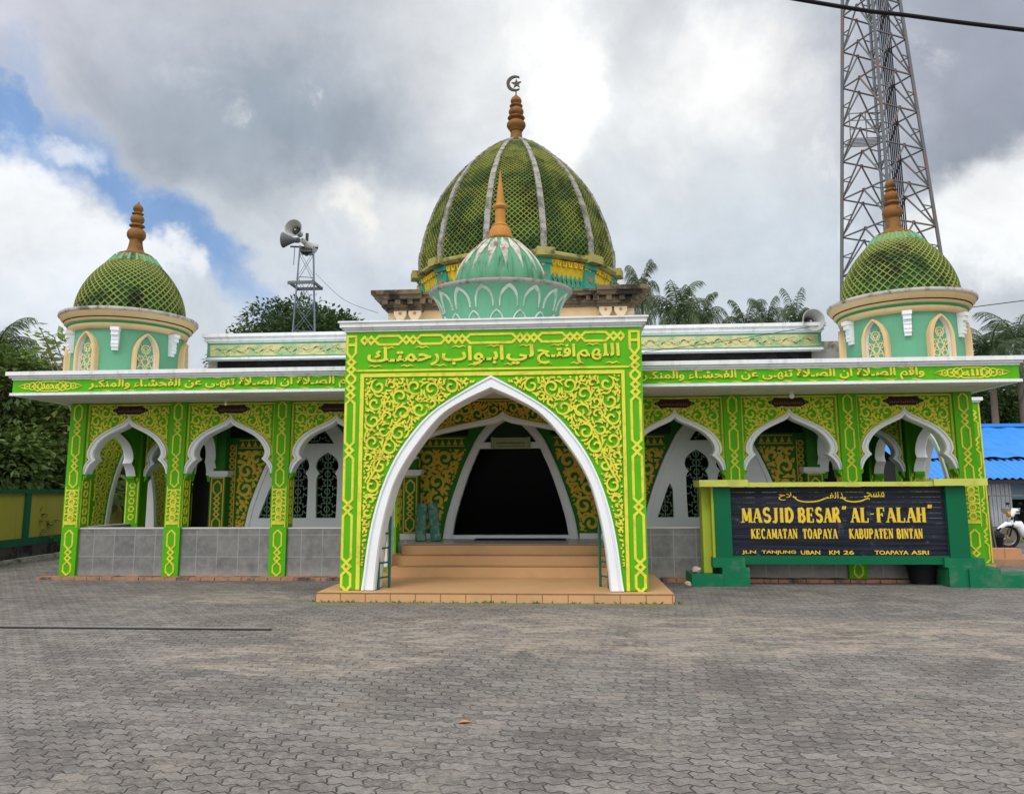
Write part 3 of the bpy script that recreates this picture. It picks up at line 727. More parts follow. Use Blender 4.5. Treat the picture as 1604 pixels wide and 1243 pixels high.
for a, b in zip(PX_[:-1], PX_[1:]):
    if b-a < 3: bay((a+b)/2, YB, 0, (b-a-.32)/1.74)
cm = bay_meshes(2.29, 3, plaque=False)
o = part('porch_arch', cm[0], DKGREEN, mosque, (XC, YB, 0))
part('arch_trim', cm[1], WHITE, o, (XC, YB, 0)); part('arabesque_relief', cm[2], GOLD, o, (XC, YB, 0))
# side arcades and the cross arches inside the porch
for sx_ in (-1, 1):
    xs = XC + sx_*8.31
    bay(xs + sx_*.08, 15.44, sx_*PI/2, .96, (1, 2)); bay(xs + sx_*.08, 17.5, sx_*PI/2, .96, (1, 2))
    bay(xs - sx_*1.05, 16.38, 0, .96, (1, 2)); bay(XC + sx_*6.29, 15.18, sx_*PI/2, .55, (1, 2))

# ---- pillars
def pillar_relief():
    m_ = MB(); F = FB
    seq1 = [('H',.26),('D',2),('H',.36)]
    v = chain(m_, F, seq1, .075, .055, .034, v0=.06)
    m_.fbox(F, -.115, .115, 1.0, 1.07, 0, .012)
    for i in range(4):
        cv = 1.13+.15*i; ring(m_, F, 0, cv, .058, .040, .016, 8); ring(m_, F, 0, cv, .022, .012, .008, 6)
        for s_ in (-1, 1): dot(m_, F, s_*.105, cv+.07, .022, .012); dot(m_, F, s_*.10, cv-.01, .016, .012)
        m_.fbox(F, -.12, .12, cv+.062, cv+.088, 0, .010)
    chain(m_, F, [('H',.36),('D',2),('H',.46),('D',2),('H',.36)], .075, .055, .034, v0=1.70)
    for s_ in (-1, 1): m_.fbox(F, s_*.128-.008, s_*.128+.008, .95, 1.72, 0, .010)
    return m_
pr = pillar_relief().mesh('strapwork_relief', YELLOW)
pb = MB(); pb.box(-.16, .16, 0, .32, 0, 3.33); pb = pb.mesh('pillar', GREEN)
rm = MB()
for F in (Frame((.16, .16, 0), (0,1,0), (0,0,1)), Frame((-.16, .16, 0), (0,-1,0), (0,0,1))):
    for i in range(5):
        cv = 1.08+.17*i; ring(rm, F, 0, cv, .06, .034, .012, 6)
    rm.fbox(F, -.14, -.115, .95, 1.85, 0, .010); rm.fbox(F, .115, .14, .95, 1.85, 0, .010)
    rm.fbox(F, -.115, .115, 1.86, 1.93, 0, .014)
rm = rm.mesh('ring_relief', YELLOW)
def pillar(x, y, rz=0.0):
    o = part('pillar', pb, None, mosque, (x, y, 0)); o.rotation_euler = (0, 0, rz)
    for me in (pr, rm):
        c = bpy.data.objects.new(me.name, me); COL.objects.link(c); c.parent = o
for x in PX_: pillar(x, YF)
for sx_ in (-1, 1):
    for y in (16.46, 18.52): pillar(XC + sx_*8.31 + sx_*.16, y, sx_*PI/2)

# ---- tiled parapets, kerb, floor, ceiling
capm = mat('parapet_cap', (.55, .55, .53), .6)
def parapet(x0, x1, y0, y1):
    m_ = MB(); m_.box(x0, x1, y0, y1, 0, .92, 0); m_.box(x0-.004, x1+.004, y0-.012, y1+.012, .92, .945, 1); part('tiled_parapet', m_, [TILE, capm], mosque)
for a, b in zip(PX_[:-1], PX_[1:]):
    if b-a < 3: parapet(a+.164, b-.164, YF+.06, YF+.24)
for sx_ in (-1, 1):
    xs = XC+sx_*8.31; parapet(min(xs, xs+sx_*.1), max(xs, xs+sx_*.1), 14.58, 16.28)
mb = MB(); x = -9.95
while x < 7.6:
    wdt = rng.uniform(.22, .27)
    if not (-3.8 < x+wdt and x < 1.52): mb.box(x, x+wdt-.012, 14.02+rng.uniform(0,.015), YF+.05, 0, .055+rng.uniform(-.004,.006))
    x += wdt
part('kerb_bricks', mb, BRICK, mosque)
mb = MB(); mb.box(-9.6, 7.2, 14.5, 24, .0, .65); mb.box(-3.03, .62, 14.24, 14.5, .0, .651)
part('porch_floor', mb, FLOORW, mosque)
mb = MB(); mb.box(-9.78, 7.28, 12.97, 24, 3.335, 3.42)
roof = part('porch_ceiling', mb, GREYWHITE, mosque)

# ---- fascia with calligraphy
YA = 12.9
def fascia(x0, x1, side):
    m_ = MB(); m_.box(x0, x1, YA, YA+.08, 3.37, 3.60); xe = x0 if side < 0 else x1
    m_.box(min(xe, xe-side*.08), max(xe, xe-side*.08), YA+.08, 24, 3.37, 3.60)
    o = part('roof_fascia', m_, GREEN, mosque)
    m_ = MB()
    for z0, z1, e in ((3.60,3.635,.015),(3.635,3.675,.05),(3.675,3.745,.09)):
        m_.box(x0-(e if side < 0 else 0), x1+(e if side > 0 else 0), YA-e, 24, z0, z1)
    m_.box(x0-(.03 if side < 0 else 0), x1+(.03 if side > 0 else 0), YA-.03, 13.2, 3.322, 3.37)
    xe2 = xe+side*.03; m_.box(min(xe2, xe-side*.1), max(xe2, xe-side*.1), 13.2, 24, 3.322, 3.37)
    part('fascia_cornice', m_, CORNICE, o)
    return o
F_ = front(0, YA)
verse = arabic('واقم الصـلاة ان الصـلاة تنهـى عن الفحشـاء والمنكـر')
def medallion(m_, cu, cv, hw, hh, word):
    for k in (1.0,):
        pts = [(cu+hw*math.cos(t)*.62, cv+hh*math.sin(t)) for t in np.linspace(0, 2*PI, 24, endpoint=False)]
    m_.ribbon([(cu-hw*.45, cv),(cu-hw*.25, cv+hh*.9),(cu+hw*.25, cv+hh*.9),(cu+hw*.45, cv),(cu+hw*.25, cv-hh*.9),(cu-hw*.25, cv-hh*.9)], .022, F_, 0, .015, closed=True)
    for s_ in (-1, 1):
        for j, q in enumerate((.38, .55, .72)):
            ring(m_, F_, cu+s_*hw*q, cv, hh*(.88-.17*j), .022, .014-.001*j, 8)
            dot(m_, F_, cu+s_*hw*q, cv, .018, .012)
        m_.ribbon([(cu+s_*hw*.78, cv+hh*.45),(cu+s_*hw, cv),(cu+s_*hw*.78, cv-hh*.45)], .022, F_, 0, .013)
    m_.text(arabic(word), F_, cu-hw*.26, cu+hw*.26, cv-hh*.6, cv+hh*.62, 0, .016, .012, fat=.004)
for x0, x1, side, t0, t1, mx, word in ((-9.88, -3.48, -1, -8.45, -3.52, -9.17, 'محمد'), (1.17, 7.36, 1, 1.27, 5.86, 6.62, 'الله')):
    o = fascia(x0, x1, side); m_ = MB()
    m_.text(verse, F_, t0, t1, 3.39, 3.588, 0, .018, .014, fat=.0032)
    nfl = 22
    for i in range(nfl):
        u = t0+.12+(t1-t0-.24)*i/(nfl-1); v = 3.388 if i % 2 else 3.583
        m_.ribbon([(u-.09, v),(u-.03, v+.006),(u+.03, v-.003),(u+.09, v+.004)], [.005,.018,.018,.005], F_, 0, .012)
    part('calligraphy', m_, YELLOW, o); m_ = MB(); medallion(m_, mx, 3.485, .60, .092, word); part('medallion', m_, YELLOW, o)

# ---- prayer hall front wall
FW = front(0, YW)
PN = [(1,0),(.95,.15),(.88,.28),(.82,.375),(.72,.52),(.61,.65),(.47,.79),(.23,.93),(0,1)]
def pointed(hw, v0, v1, cx, n=4): return [(cx+a, b) for a, b in mir(pnorm(PN, hw, v0, v1, n))]
mb = MB()
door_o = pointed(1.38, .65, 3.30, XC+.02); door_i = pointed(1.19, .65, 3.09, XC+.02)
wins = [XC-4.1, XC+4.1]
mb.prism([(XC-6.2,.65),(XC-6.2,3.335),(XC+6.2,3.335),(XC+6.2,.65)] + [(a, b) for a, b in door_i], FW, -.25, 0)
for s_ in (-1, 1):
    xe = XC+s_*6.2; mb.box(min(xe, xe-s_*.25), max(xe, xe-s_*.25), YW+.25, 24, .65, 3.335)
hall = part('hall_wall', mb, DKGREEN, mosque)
mb = MB(); mb.skin(door_i, door_o, FW, [(0,-.25),(0,.03),(.2,.06),(.8,.06),(1,.04),(1,-.02)])
mb.fbox(FW, XC-.62, XC+.66, 2.47, 2.60, -.1, .05); mb.fbox(FW, XC-1.2, XC+1.24, .645, .72, -.2, .02)
door = part('door_frame', mb, WHITE, hall)
mb = MB(); mb.prism([p_ for p_ in door_i], FW, -.18, -.15); part('door_glass', mb, BLACKGLASS, hall)
mb = MB(); mb.prism([(a, b) for a, b in door_i if b >= 2.6], FW, -.12, -.09)
part('transom_pane', mb, mat('dark_green_pane', (.012, .05, .025), .4), hall)
def prism_holes(m_, outer, holes, F, n0, n1, mi=0):
    loops = [outer] + holes; flat = [p_ for L in loops for p_ in L]
    tri = tessellate_polygon([[Vector((a, b, 0)) for a, b in L] for L in loops]); ff = []
    for t in tri:
        a, b, c = [flat[i] for i in t]
        if (b[0]-a[0])*(c[1]-a[1]) - (c[0]-a[0])*(b[1]-a[1]) < 0: t = t[::-1]
        ff.append(tuple(t))
    m_.add([F.p(a, b, n1) for a, b in flat], ff, mi)
    for L in loops:
        k = len(L); m_.add([F.p(a, b, n0) for a, b in L] + [F.p(a, b, n1) for a, b in L], [(i, (i+1) % k, k+(i+1) % k, k+i) for i in range(k)], mi)
LATW = mat('window_lattice_paint', (.17, .27, .19), .6)
def star_lattice(m_, F, R, u0, u1, v0, v1, step, wd, n0):
    def seg(a, b):
        L = math.hypot(b[0]-a[0], b[1]-a[1]); k = max(2, int(L/.04)); run = []
        for i in range(k+1):
            p_ = (a[0]+(b[0]-a[0])*i/k, a[1]+(b[1]-a[1])*i/k)
            if R.dist(*p_) > -.005: run.append(p_)
            else:
                if len(run) > 1: m_.ribbon([run[0], run[-1]], wd, F, n0, .012, 0)
                run = []
        if len(run) > 1: m_.ribbon([run[0], run[-1]], wd, F, n0, .012, 0)
    uc = (u0+u1)/2; v = v0
    seg((uc, v0), (uc, v1))
    while v < v1+step:
        for cu in (uc-step*.5, uc+step*.5):
            for i in range(8):
                a, b = 2*PI*i/8+PI/8, 2*PI*(i+1)/8+PI/8; r1, r2 = step*.46, step*.26
                m = (a+b)/2; seg((cu+r1*math.cos(a), v+r1*math.sin(a)), (cu+r2*math.cos(m), v+r2*math.sin(m))); seg((cu+r2*math.cos(m), v+r2*math.sin(m)), (cu+r1*math.cos(b), v+r1*math.sin(b)))
        ring_ = [(uc+step*.17*math.cos(2*PI*i/6), v+step*.5+step*.17*math.sin(2*PI*i/6)) for i in range(7)]
        for a, b in zip(ring_[:-1], ring_[1:]): seg(a, b)
        v += step
for cx in wins:
    outer = pointed(1.40, .88, 3.31, cx)
    ogee_h = catmull([(.21,1.07),(.222,1.5),(.222,1.86)], 3) + catmull([(.205,1.93),(.165,1.985)], 2) + catmull([(.222,2.06),(.24,2.14),(.205,2.26),(.11,2.35),(0,2.42)], 4)
    holes = []
    for s_ in (-1, 1):
        holes.append([(cx+s_*.31+a, b) for a, b in mir(ogee_h)])
        holes.append([(cx+s_*a, b) for a, b in ((1.12,1.07),(.80,1.07),(.80,1.62),(.855,1.75),(.92,1.62))])
    holes.append([(cx-.44,2.60),(cx+.44,2.60),(cx+.30,2.80),(cx,3.13),(cx-.30,2.80)])
    mb = MB(); prism_holes(mb, outer, holes, FW, .004, .09)
    mb.skin([(cx+(a-cx)*.925, .88+(b-.88)*.955) for a, b in outer], outer, FW, [(0,.09),(.1,.12),(.9,.12),(1,.1),(1,0)])
    mb.fbox(FW, cx-1.42, cx+1.42, .82, .88, 0, .13)
    wf = part('hall_window', mb, WHITE, hall)
    mb = MB(); mg = MB()
    for H_ in holes:
        mg.prism([(cx+(a-cx)*1.0, b) for a, b in H_], FW, .006, .016)
        Rg = Region(H_); us = [p_[0] for p_ in H_]; vs_ = [p_[1] for p_ in H_]
        star_lattice(mb, FW, Rg, min(us), max(us), min(vs_), max(vs_), .36, .020, .03)
        mb.ribbon(H_, .030, FW, .016, .02, 1, closed=True)
    part('window_lattice', mb, [LATW, DKGREEN], wf); part('window_glass', mg, BLACKGLASS, wf)
# gilded panels between the arches
mb = MB(); r5 = random.Random(11)
def bandrow(u0, u1, v0, v1):
    mb.fbox(FW, u0, u1, v0, v0+.02, 0, .02); mb.fbox(FW, u0, u1, v1-.02, v1, 0, .02); n_ = int((u1-u0)/.13)
    for i in range(n_):
        u = u0+(i+.5)*(u1-u0)/n_; mb.prism([(u-.045,v0+.035),(u+.045,v0+.035),(u,v1-.03)], FW, 0, .016)
def bandcol(u0, u1, v0, v1):
    mb.fbox(FW, u0, u0+.02, v0, v1, 0, .02); mb.fbox(FW, u1-.02, u1, v0, v1, 0, .02); n_ = int((v1-v0)/.13)
    for i in range(n_):
        v = v0+(i+.5)*(v1-v0)/n_; ring(mb, FW, (u0+u1)/2, v, .05, .03, .016, 6)
ctr = [(XC-6.2, wins[0], 'L'), (wins[0], XC, 'M'), (XC, wins[1], 'M'), (wins[1], XC+6.2, 'R')]
def halfarch(cx, hw, v0, v1, side):       # points on one flank of an arch, bottom to top
    return [(cx+side*(a+.05), b) for a, b in pnorm(PN, hw, v0, v1, 3) if b < 2.5]
for A_, B_, kd in ctr:
    L = []
    if kd == 'L': lo = [(A_+.45, .76), (A_+.45, 2.48)]; ro = halfarch(B_, 1.40, .88, 3.31, -1)
    elif kd == 'R': lo = halfarch(A_, 1.40, .88, 3.31, 1); ro = [(B_-.45, .76), (B_-.45, 2.48)]
    else:
        lo = halfarch(A_, 1.40 if A_ != XC else 1.38, .76, 3.31, 1); ro = halfarch(B_, 1.40 if B_ != XC else 1.38, .76, 3.31, -1)
    def at_v(P_, v): return float(np.interp(v, [p_[1] for p_ in P_], [p_[0] for p_ in P_]))
    if kd == 'M':
        um = (at_v(lo, .8)+at_v(ro, .8))/2
        bandcol(um-.10, um+.10, .76, 2.52)
        subs = [(lo, [(um-.12,.76),(um-.12,2.48)]), ([(um+.12,.76),(um+.12,2.48)], ro)]
    else:
        subs = [(lo, ro)]
        if kd == 'L': bandcol(A_+.24, A_+.42, .76, 2.6)
        else: bandcol(B_-.42, B_-.24, .76, 2.6)
    for l_, r_ in subs:
        P_ = l_ + [(at_v(l_, 2.48), 2.48), (at_v(r_, 2.48), 2.48)] + r_[::-1]
        scrolls(mb, FW, Region(P_), [.19,.15,.115,.085,.062,.046,.034,.025], .074, r5, .022, pitch=1.6, maxturn=1.6)
    bandrow(at_v(lo, 2.5)+.03, at_v(ro, 2.5)-.03, 2.52, 2.70)
part_split('gilded_panel', mb, GOLD, hall, lambda x, y, z: (x > wins[0]) + (x > XC) + (x > wins[1]))
mb = MB(); mb.fbox(FW, XC-6.2, XC-1.40, .65, .755, 0, .03); mb.fbox(FW, XC+1.42, XC+6.2, .65, .755, 0, .03)
part_split('skirting', mb, WHITE, hall, lambda x, y, z: x > XC)
mb = MB(); 
for a, b in ((XC-6.0, wins[0]-.75),(wins[0]+.8, XC-.85),(XC+.85, wins[1]-.8),(wins[1]+.75, XC+6.0)): mb.fbox(FW, a, b, 2.74, 3.30, 0, .012)
part_split('dark_clerestory', mb, mat('dark_green_glass', (.010, .022, .014), .35), hall, lambda x, y, z: int(x*3))
# hall corner pilasters with white capitals, and a pair flanking the door bay
def pilaster(x):
    m_ = MB(); m_.box(x-.17, x+.17, YW-.24, YW-.002, .65, 1.95)
    o = part('pilaster', m_, DKGREEN, mosque)
    m_ = MB(); m_.box(x-.23, x+.23, YW-.30, YW-.001, 1.95, 2.04); m_.box(x-.19, x+.19, YW-.26, YW-.001, 1.92, 1.95); part('capital', m_, WHITE, o)
    m_ = MB(); m_.box(x-.19, x+.19, YW-.26, YW, .65, .76); part('pilaster_foot', m_, WHITE, o)
    m_ = MB(); F = front(x, YW-.24); chain(m_, F, [('H',.30),('D',4),('H',.30)], .085, .055, .034, v0=.80)
    m_.ribbon([(-.13,.78),(.13,.78),(.13,1.90),(-.13,1.90)], .028, F, 0, .012, closed=True); part('strapwork_relief', m_, GOLD, o)
    m_ = MB(); m_.box(x-.12, x+.12, YW-.20, YW-.002, 2.04, 3.335); part('upper_shaft', m_, DKGREEN, o)
for x in (XC-6.05, XC-2.0, XC+2.04, XC+6.05): pilaster(x)
# hall behind the glass, its darkness put into the wall colour
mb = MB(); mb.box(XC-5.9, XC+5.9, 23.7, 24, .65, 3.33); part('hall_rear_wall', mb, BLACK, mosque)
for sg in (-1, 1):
    m_ = MB(); xa, xb = sorted((XC+sg*6.2, XC+sg*8.25)); m_.box(xa, xb, 18.9, 19.0, .65, 3.33); part('interior_dark_sheet', m_, BLACK, mosque)  # added black sheet, paints in the dark interior seen through the porch arches

# ---- side portals
def side_portal(sg):
    x0 = 8.29 if sg > 0 else -10.69
    F = Frame((x0, 18.35, 0), (0, 1, 0), (0, 0, 1)) if sg > 0 else Frame((x0, 18.35, 0), (0, -1, 0), (0, 0, 1))
    si = mir(pnorm([(1,0),(.99,.07),(.963,.23),(.912,.386),(.827,.545),(.665,.703),(.44,.86),(.225,.945),(0,1)], 1.02, .1, 2.85, 4)); so = [(a*1.13, .1+(b-.1)*1.055) for a, b in si]
    m_ = MB(); m_.prism([(-1.85,.1),(-1.85,3.38),(1.85,3.38),(1.85,.1)] + so, F, -.0, .26)
    o = part('side_portal', m_, GREEN, mosque)
    m_ = MB(); m_.skin(si, so, F, [(0,-.04),(0,.30),(1,.30),(1,.2)]); m_.skin(si, so, F, [(1,.02),(1,-.04),(0,-.04)]); part('arch_trim', m_, WHITE, o)
    m_ = MB()
    for e, z0, z1 in ((.02,3.38,3.42),(.06,3.42,3.49)): m_.fbox(F, -1.85-e, 1.85+e, z0, z1, -e, .26+e)
    part('portal_cornice', m_, WHITE, o)
    B = Frame((x0, 18.35, 0), -F.U, (0, 0, 1)); m_ = MB()
    Rg = Region([(-1.6,.15),(-1.6,3.2),(1.6,3.2),(1.6,.15)] + [(a*1.04, b+.03) for a, b in so])
    scrolls(m_, B, Rg, [.15,.11,.08,.055,.04,.028], .05, random.Random(8), .015, pitch=1.6)
    E_ = Frame((x0 + (.13 if sg > 0 else -.13), 16.5, 0), (1, 0, 0), (0, 0, 1))
    chain(m_, E_, [('H',.42),('D',2),('H',.42),('D',2),('H',.42),('D',2),('H',.42),('D',2),('H',.42),('D',2)], .07, .05, .036, v0=.12)
    for u in (-.115, .115): m_.fbox(E_, u-.014, u+.014, .12, 3.36, 0, .012)
    part('scroll_relief', m_, YELLOW, o)
    m_ = MB(); m_.box(min(x0, x0+sg*.3), max(x0, x0+sg*.3), 16.48, 20.22, 0, .1); part('side_platform', m_, OCHRE, o)
for sg in (-1, 1): side_portal(sg)

# ---- upper roof: recessed wall with the gap's shade painted in, and second fascia
mb = MB(); mb.box(-7.5, 5.0, 15.81, 16.5, 3.42, 4.74); mb.box(-9.6, 7.1, 16.6, 24, 3.42, 3.8); part('upper_wall', mb, GAPSHADE, mosque)
mb = MB(); mb.box(-7.62, 5.13, 15.55, 15.80, 4.425, 4.74)
up = part('upper_fascia', mb, MINT, mosque)
mb = MB()
for z0, z1, e in ((4.74,4.78,.02),(4.78,4.86,.05),(4.86,4.93,.09)): mb.box(-7.62-e, 5.13+e, 15.55-e, 24, z0+.001, z1+.001)
mb.box(-7.64, 5.15, 15.52, 15.75, 4.385, 4.43)
part('fascia_cornice', mb, CORNICE, up)
mb = MB(); F = front(0, 15.55); r6 = random.Random(4)
mb.fbox(F, -7.55, -3.2, 4.46, 4.70, 0, .010); mb.fbox(F, .9, 5.06, 4.46, 4.70, 0, .010)
for a, b in ((-7.5, -3.2), (.95, 5.0)):
    pts = [(a+(b-a)*i/120, 4.58+.05*math.sin(i*.62)) for i in range(121)]; mb.ribbon(pts, .03, F, .010, .012, 0)
    for i in range(3, 120, 2):
        u, v = pts[i]; s_ = 1 if i % 4 < 2 else -1
        mb.ribbon([(u, v), (u+.05, v+s_*.035), (u+.11, v+s_*.05), (u+.13, v+s_*.02)], [.012,.03,.024,.006], F, .010, .012, 0)
part_split('vine_relief', mb, mat('pale_cream_relief', (.52, .50, .26), .6, .12, 8, alt=(.30, .42, .22), alt_scale=3), up, lambda x, y, z: x > XC)
# grey blocks of the roof behind each turret
mb = MB(); mb.box(-7.75, -7.35, 15.9, 17, 3.75, 4.60); mb.box(4.9, 5.6, 15.9, 17, 3.75, 4.62); part_split('roof_upstand', mb, STONEGREY, mosque, lambda x, y, z: x > XC)

# ---- corner turrets
def lattice_surface(mb, prof, c, N, wd, h, zmin, zmax, mi=0, sub=7):
    P_ = catmull(prof, sub); acc = [0.0]
    for a, b in zip(P_[:-1], P_[1:]): acc.append(acc[-1] + math.hypot(b[0]-a[0], b[1]-a[1])/max(.5*(a[0]+b[0]), .05))
    idx = [i for i, p_ in enumerate(P_) if zmin <= p_[1] <= zmax]
    for k in range(N):
        for s_ in (1, -1):
            vs = []
            for i in idx:
                r, z = P_[i]; a = 2*PI*k/N + s_*acc[i]
                d = (P_[min(i+1, len(P_)-1)][0]-P_[max(i-1, 0)][0], P_[min(i+1, len(P_)-1)][1]-P_[max(i-1, 0)][1]); l = math.hypot(*d)
                nr, nz = d[1]/l, -d[0]/l
                da = wd*.5*1.3/max(r, .05)
                for q, hh in ((-da, -.004), (-da*.7, h), (da*.7, h), (da, -.004)):
                    rr = r + nr*hh; vs.append((c[0]+rr*math.sin(a+q), c[1]-rr*math.cos(a+q), c[2]+z+nz*hh))
            fs = [(4*i+e, 4*i+e+1, 4*i+e+5, 4*i+e+4) for i in range(len(idx)-1) for e in range(3)]
            mb.add(vs, fs, mi)
FIN = [(.45,-.06),(.45,.02),(.36,.06),(.25,.12),(.205,.20),(.175,.34),(.165,.44),(.175,.46),(.225,.52),(.245,.60),(.225,.69),(.16,.76),(.125,.78),(.125,.80),(.19,.83),(.20,.86),(.13,.90),(.12,.92),(.165,.97),(.18,1.03),(.165,1.09),(.115,1.14),(.10,1.155),(.15,1.18),(.15,1.20),(.085,1.235),(.12,1.28),(.135,1.33),(.11,1.40),(.045,1.46),(.012,1.53)]
def turret(cx, sg):
    cy = 14.5; c = (cx, cy, 0); r0 = 1.0
    m_ = MB(); m_.lathe([(r0,3.44),(r0,4.80)], c, 48)
    o = part('corner_turret', m_, MINT, mosque)
    m_ = MB(); m_.lathe([(r0+.01,4.66),(r0+.07,4.68),(r0+.09,4.74),(r0+.09,4.755)], c, 56, 0); m_.lathe([(r0+.09,4.755),(r0+.115,4.79),(r0+.10,4.80)], c, 56, 1, cap=False)
    m_.lathe([(r0+.10,4.80),(r0+.16,4.835),(r0+.16,4.845)], c, 56, 0, cap=False); m_.lathe([(r0+.135,4.846),(r0+.135,4.868)], c, 56, 1, cap=False)
    m_.lathe([(r0+.17,4.868),(r0+.215,4.91),(r0+.245,4.97)], c, 56, 0, cap=False); m_.lathe([(r0+.25,4.965),(r0+.27,4.985),(r0+.27,5.03),(r0-.05,5.05)], c, 56, 2, cap=False)
    part('turret_cornice', m_, [CREAM, mat('cornice_green_line', (.02, .22, .08), .6), STONEGREY], o)
    prof = [(.985,4.98),(.99,5.15),(.955,5.38),(.87,5.62),(.74,5.85),(.58,6.05),(.45,6.18),(.36,6.29),(.33,6.34)]
    m_ = MB(); m_.lathe(catmull(prof, 4), c, 48); dm = part('turret_dome', m_, DOMEGREEN, o)
    m_ = MB(); lattice_surface(m_, [(r+.004, z) for r, z in prof], c, 44, .024, .026, 4.9, 6.12); part('dome_lattice', m_, LATTUR, o)
    m_ = MB()
    col = [(.66,6.115),(.54,6.22),(.44,6.33)]
    m_.lathe([(.52,6.10),(.535,6.13),(.435,6.24),(.36,6.33)], c, 40, 0)
    for k in range(20):
        a = 2*PI*k/20; p0 = (cx+.505*math.sin(a), cy-.505*math.cos(a), 6.14); p1 = (cx+.375*math.sin(a), cy-.375*math.cos(a), 6.32); m_.tube([p0, p1], [.034, .024], 6, 1)
    part('fluted_collar', m_, [LATTUR, MINT], o)
    m_ = MB(); m_.lathe(catmull([(r*.74, z*.76) for r, z in FIN], 2), (cx, cy, 6.36), 24); part('finial', m_, BROWNGOLD, o)
    for k in range(6):
        ph = math.radians(sg*-48 + 60*k); F = around(cx, cy, ph, r0-.02)
        oh = mir(catmull([(.235,3.6),(.235,4.18),(.21,4.34),(.15,4.47),(.065,4.56),(0,4.605)], 4)); ih = [(a*.70, 3.6+(b-3.6)*.955) for a, b in oh]
        m_ = MB(); m_.skin(ih, oh, F, [(0,-.05),(0,.085),(.25,.11),(.8,.11),(1,.08),(1,-.05)], 0)
        m_.skin([(a*.74, 3.6+(b-3.6)*.97) for a, b in ih], ih, F, [(0,-.04),(1,.07)], 1)
        jh = [(a*.82, 3.6+(b-3.6)*.975) for a, b in ih]
        m_.prism(jh, F, -.06, -.012 + .022, 2)
        for (cu, cv, rr) in ((0,4.30,.085),(0,4.05,.07),(-.075,3.93,.055),(.075,3.93,.055),(0,3.80,.07),(-.09,4.12,.05),(.09,4.12,.05)):
            m_.ribbon([(cu+rr*math.cos(2*PI*i/6), cv+rr*math.sin(2*PI*i/6)) for i in range(6)], .020, F, .010, .02, 3, closed=True)
        ring(m_, F, 0, 4.30, .04, .014, .026, 6, 3)
        for a, b in (((-.13,3.7),(.13,4.2)),((.13,3.7),(-.13,4.2)),((-.13,3.95),(.13,4.45)) ,((.13,3.95),(-.13,4.45))):
            m_.ribbon([a, b], .016, F, .010, .016, 3)
        part('turret_window', m_, [CREAM, GREYWHITE, DOMEGREEN, mat('cream_lattice', (.62, .52, .28), .6) if k == 0 and sg < 0 else bpy.data.materials['cream_lattice']], o)
        ph2 = ph + math.radians(30); F = around(cx, cy, ph2, r0); m_ = MB()
        m_.fbox(F, -.075, .075, 4.60, 4.665, -.02, .155); m_.fbox(F, -.065, .065, 4.52, 4.60, -.02, .13)
        m_.prism([(-.06,4.30),(.06,4.30),(.065,4.52),(-.065,4.52)], F, -.02, .085); m_.fbox(F, -.055, .055, 4.24, 4.30, -.02, .055)
        for v in (4.36, 4.44): m_.fbox(F, -.062, .062, v, v+.02, .08, .10)
        part('bracket', m_, WHITE, o)
turret(-8.73, -1); turret(6.25, 1)

# ---- central tower
cx, cy = -1.32, 20.55; hb = 2.78
mb = MB(); mb.box(cx-hb, cx+hb, cy-hb, cy+hb, 4.3, 5.95); tower = part('central_tower', mb, CREAM, mosque)
mb = MB()
for e, z0, z1 in ((.06,5.90,5.98),(.14,5.98,6.10),(.26,6.14,6.22),(.30,6.22,6.27)): mb.box(cx-hb-e, cx+hb+e, cy-hb-e, cy+hb+e, z0, z1)
mb.box(cx-hb-.12, cx+hb+.12, cy-hb-.12, cy+hb+.12, 6.10, 6.14)
for sx_ in (-1, 1):
    for sy_ in (-1, 1):
        for e, z0, z1 in ((.16,5.86,5.94),(.26,5.94,6.07),(.40,6.11,6.20),(.47,6.20,6.30)):
            xo, yo = cx+sx_*(hb+e), cy+sy_*(hb+e); xi, yi = cx+sx_*(hb-.72), cy+sy_*(hb-.72)
            mb.box(min(xo, xi), max(xo, xi), min(yo, yi), max(yo, yi), z0+.002, z1+.002)
        mb.box(min(cx+sx_*(hb+.22), xi), max(cx+sx_*(hb+.22), xi), min(cy+sy_*(hb+.22), yi), max(cy+sy_*(hb+.22), yi), 6.05, 6.115)
i = 0
u = -hb+.85
while u < hb-.8:
    for sy_ in (-1,): mb.box(cx+u, cx+u+.10, cy-hb-.235, cy-hb-.13, 6.02, 6.14)
    u += .34
for sx_ in (-1, 1):
    for k in range(4):
        x = cx+sx_*(hb+.22)-sx_*k*.30; mb.box(min(x, x-sx_*.13), max(x, x-sx_*.13), cy-hb-.36, cy-hb-.25, 5.99, 6.112)
part('tower_cornice', mb, mat('blackened_cornice', (.15, .115, .075), .9, .3, 3, alt=(.035, .03, .024), alt_scale=2.5, bump=.5), tower)
PALECREAM = mat('pale_cream_paint', (.66, .54, .36), .6, .1, 5, streak=.2, dirt=(.3, .2, .1))
def corner_bracket(x, F):
    m_ = MB(); m_.prism([(x-.15,5.86),(x-.15,5.77),(x-.05,5.60),(x-.05,5.50),(x+.05,5.50),(x+.05,5.60),(x+.15,5.77),(x+.15,5.86)], F, -.02, .16, 0)
    dot(m_, F, x, 5.80, .035, .175, 1, 8); m_.fbox(F, x-.05, x+.05, 5.47, 5.66, .16, .18, 0)
    part('corner_bracket', m_, [PALECREAM, mat('rosette_orange', (.45, .16, .06), .6) if 'rosette_orange' not in bpy.data.materials else bpy.data.materials['rosette_orange']], tower)
Ff = front(cx, cy-hb)
for x in (-hb+.17, -hb+.52, hb-.52, hb-.17): corner_bracket(x, Ff)
for sg in (-1, 1):
    Fs = Frame((cx+sg*hb, cy, 0), (0, sg, 0), (0, 0, 1))
    for x in (-sg*hb+sg*.17, -sg*hb+sg*.52): corner_bracket(x, Fs)
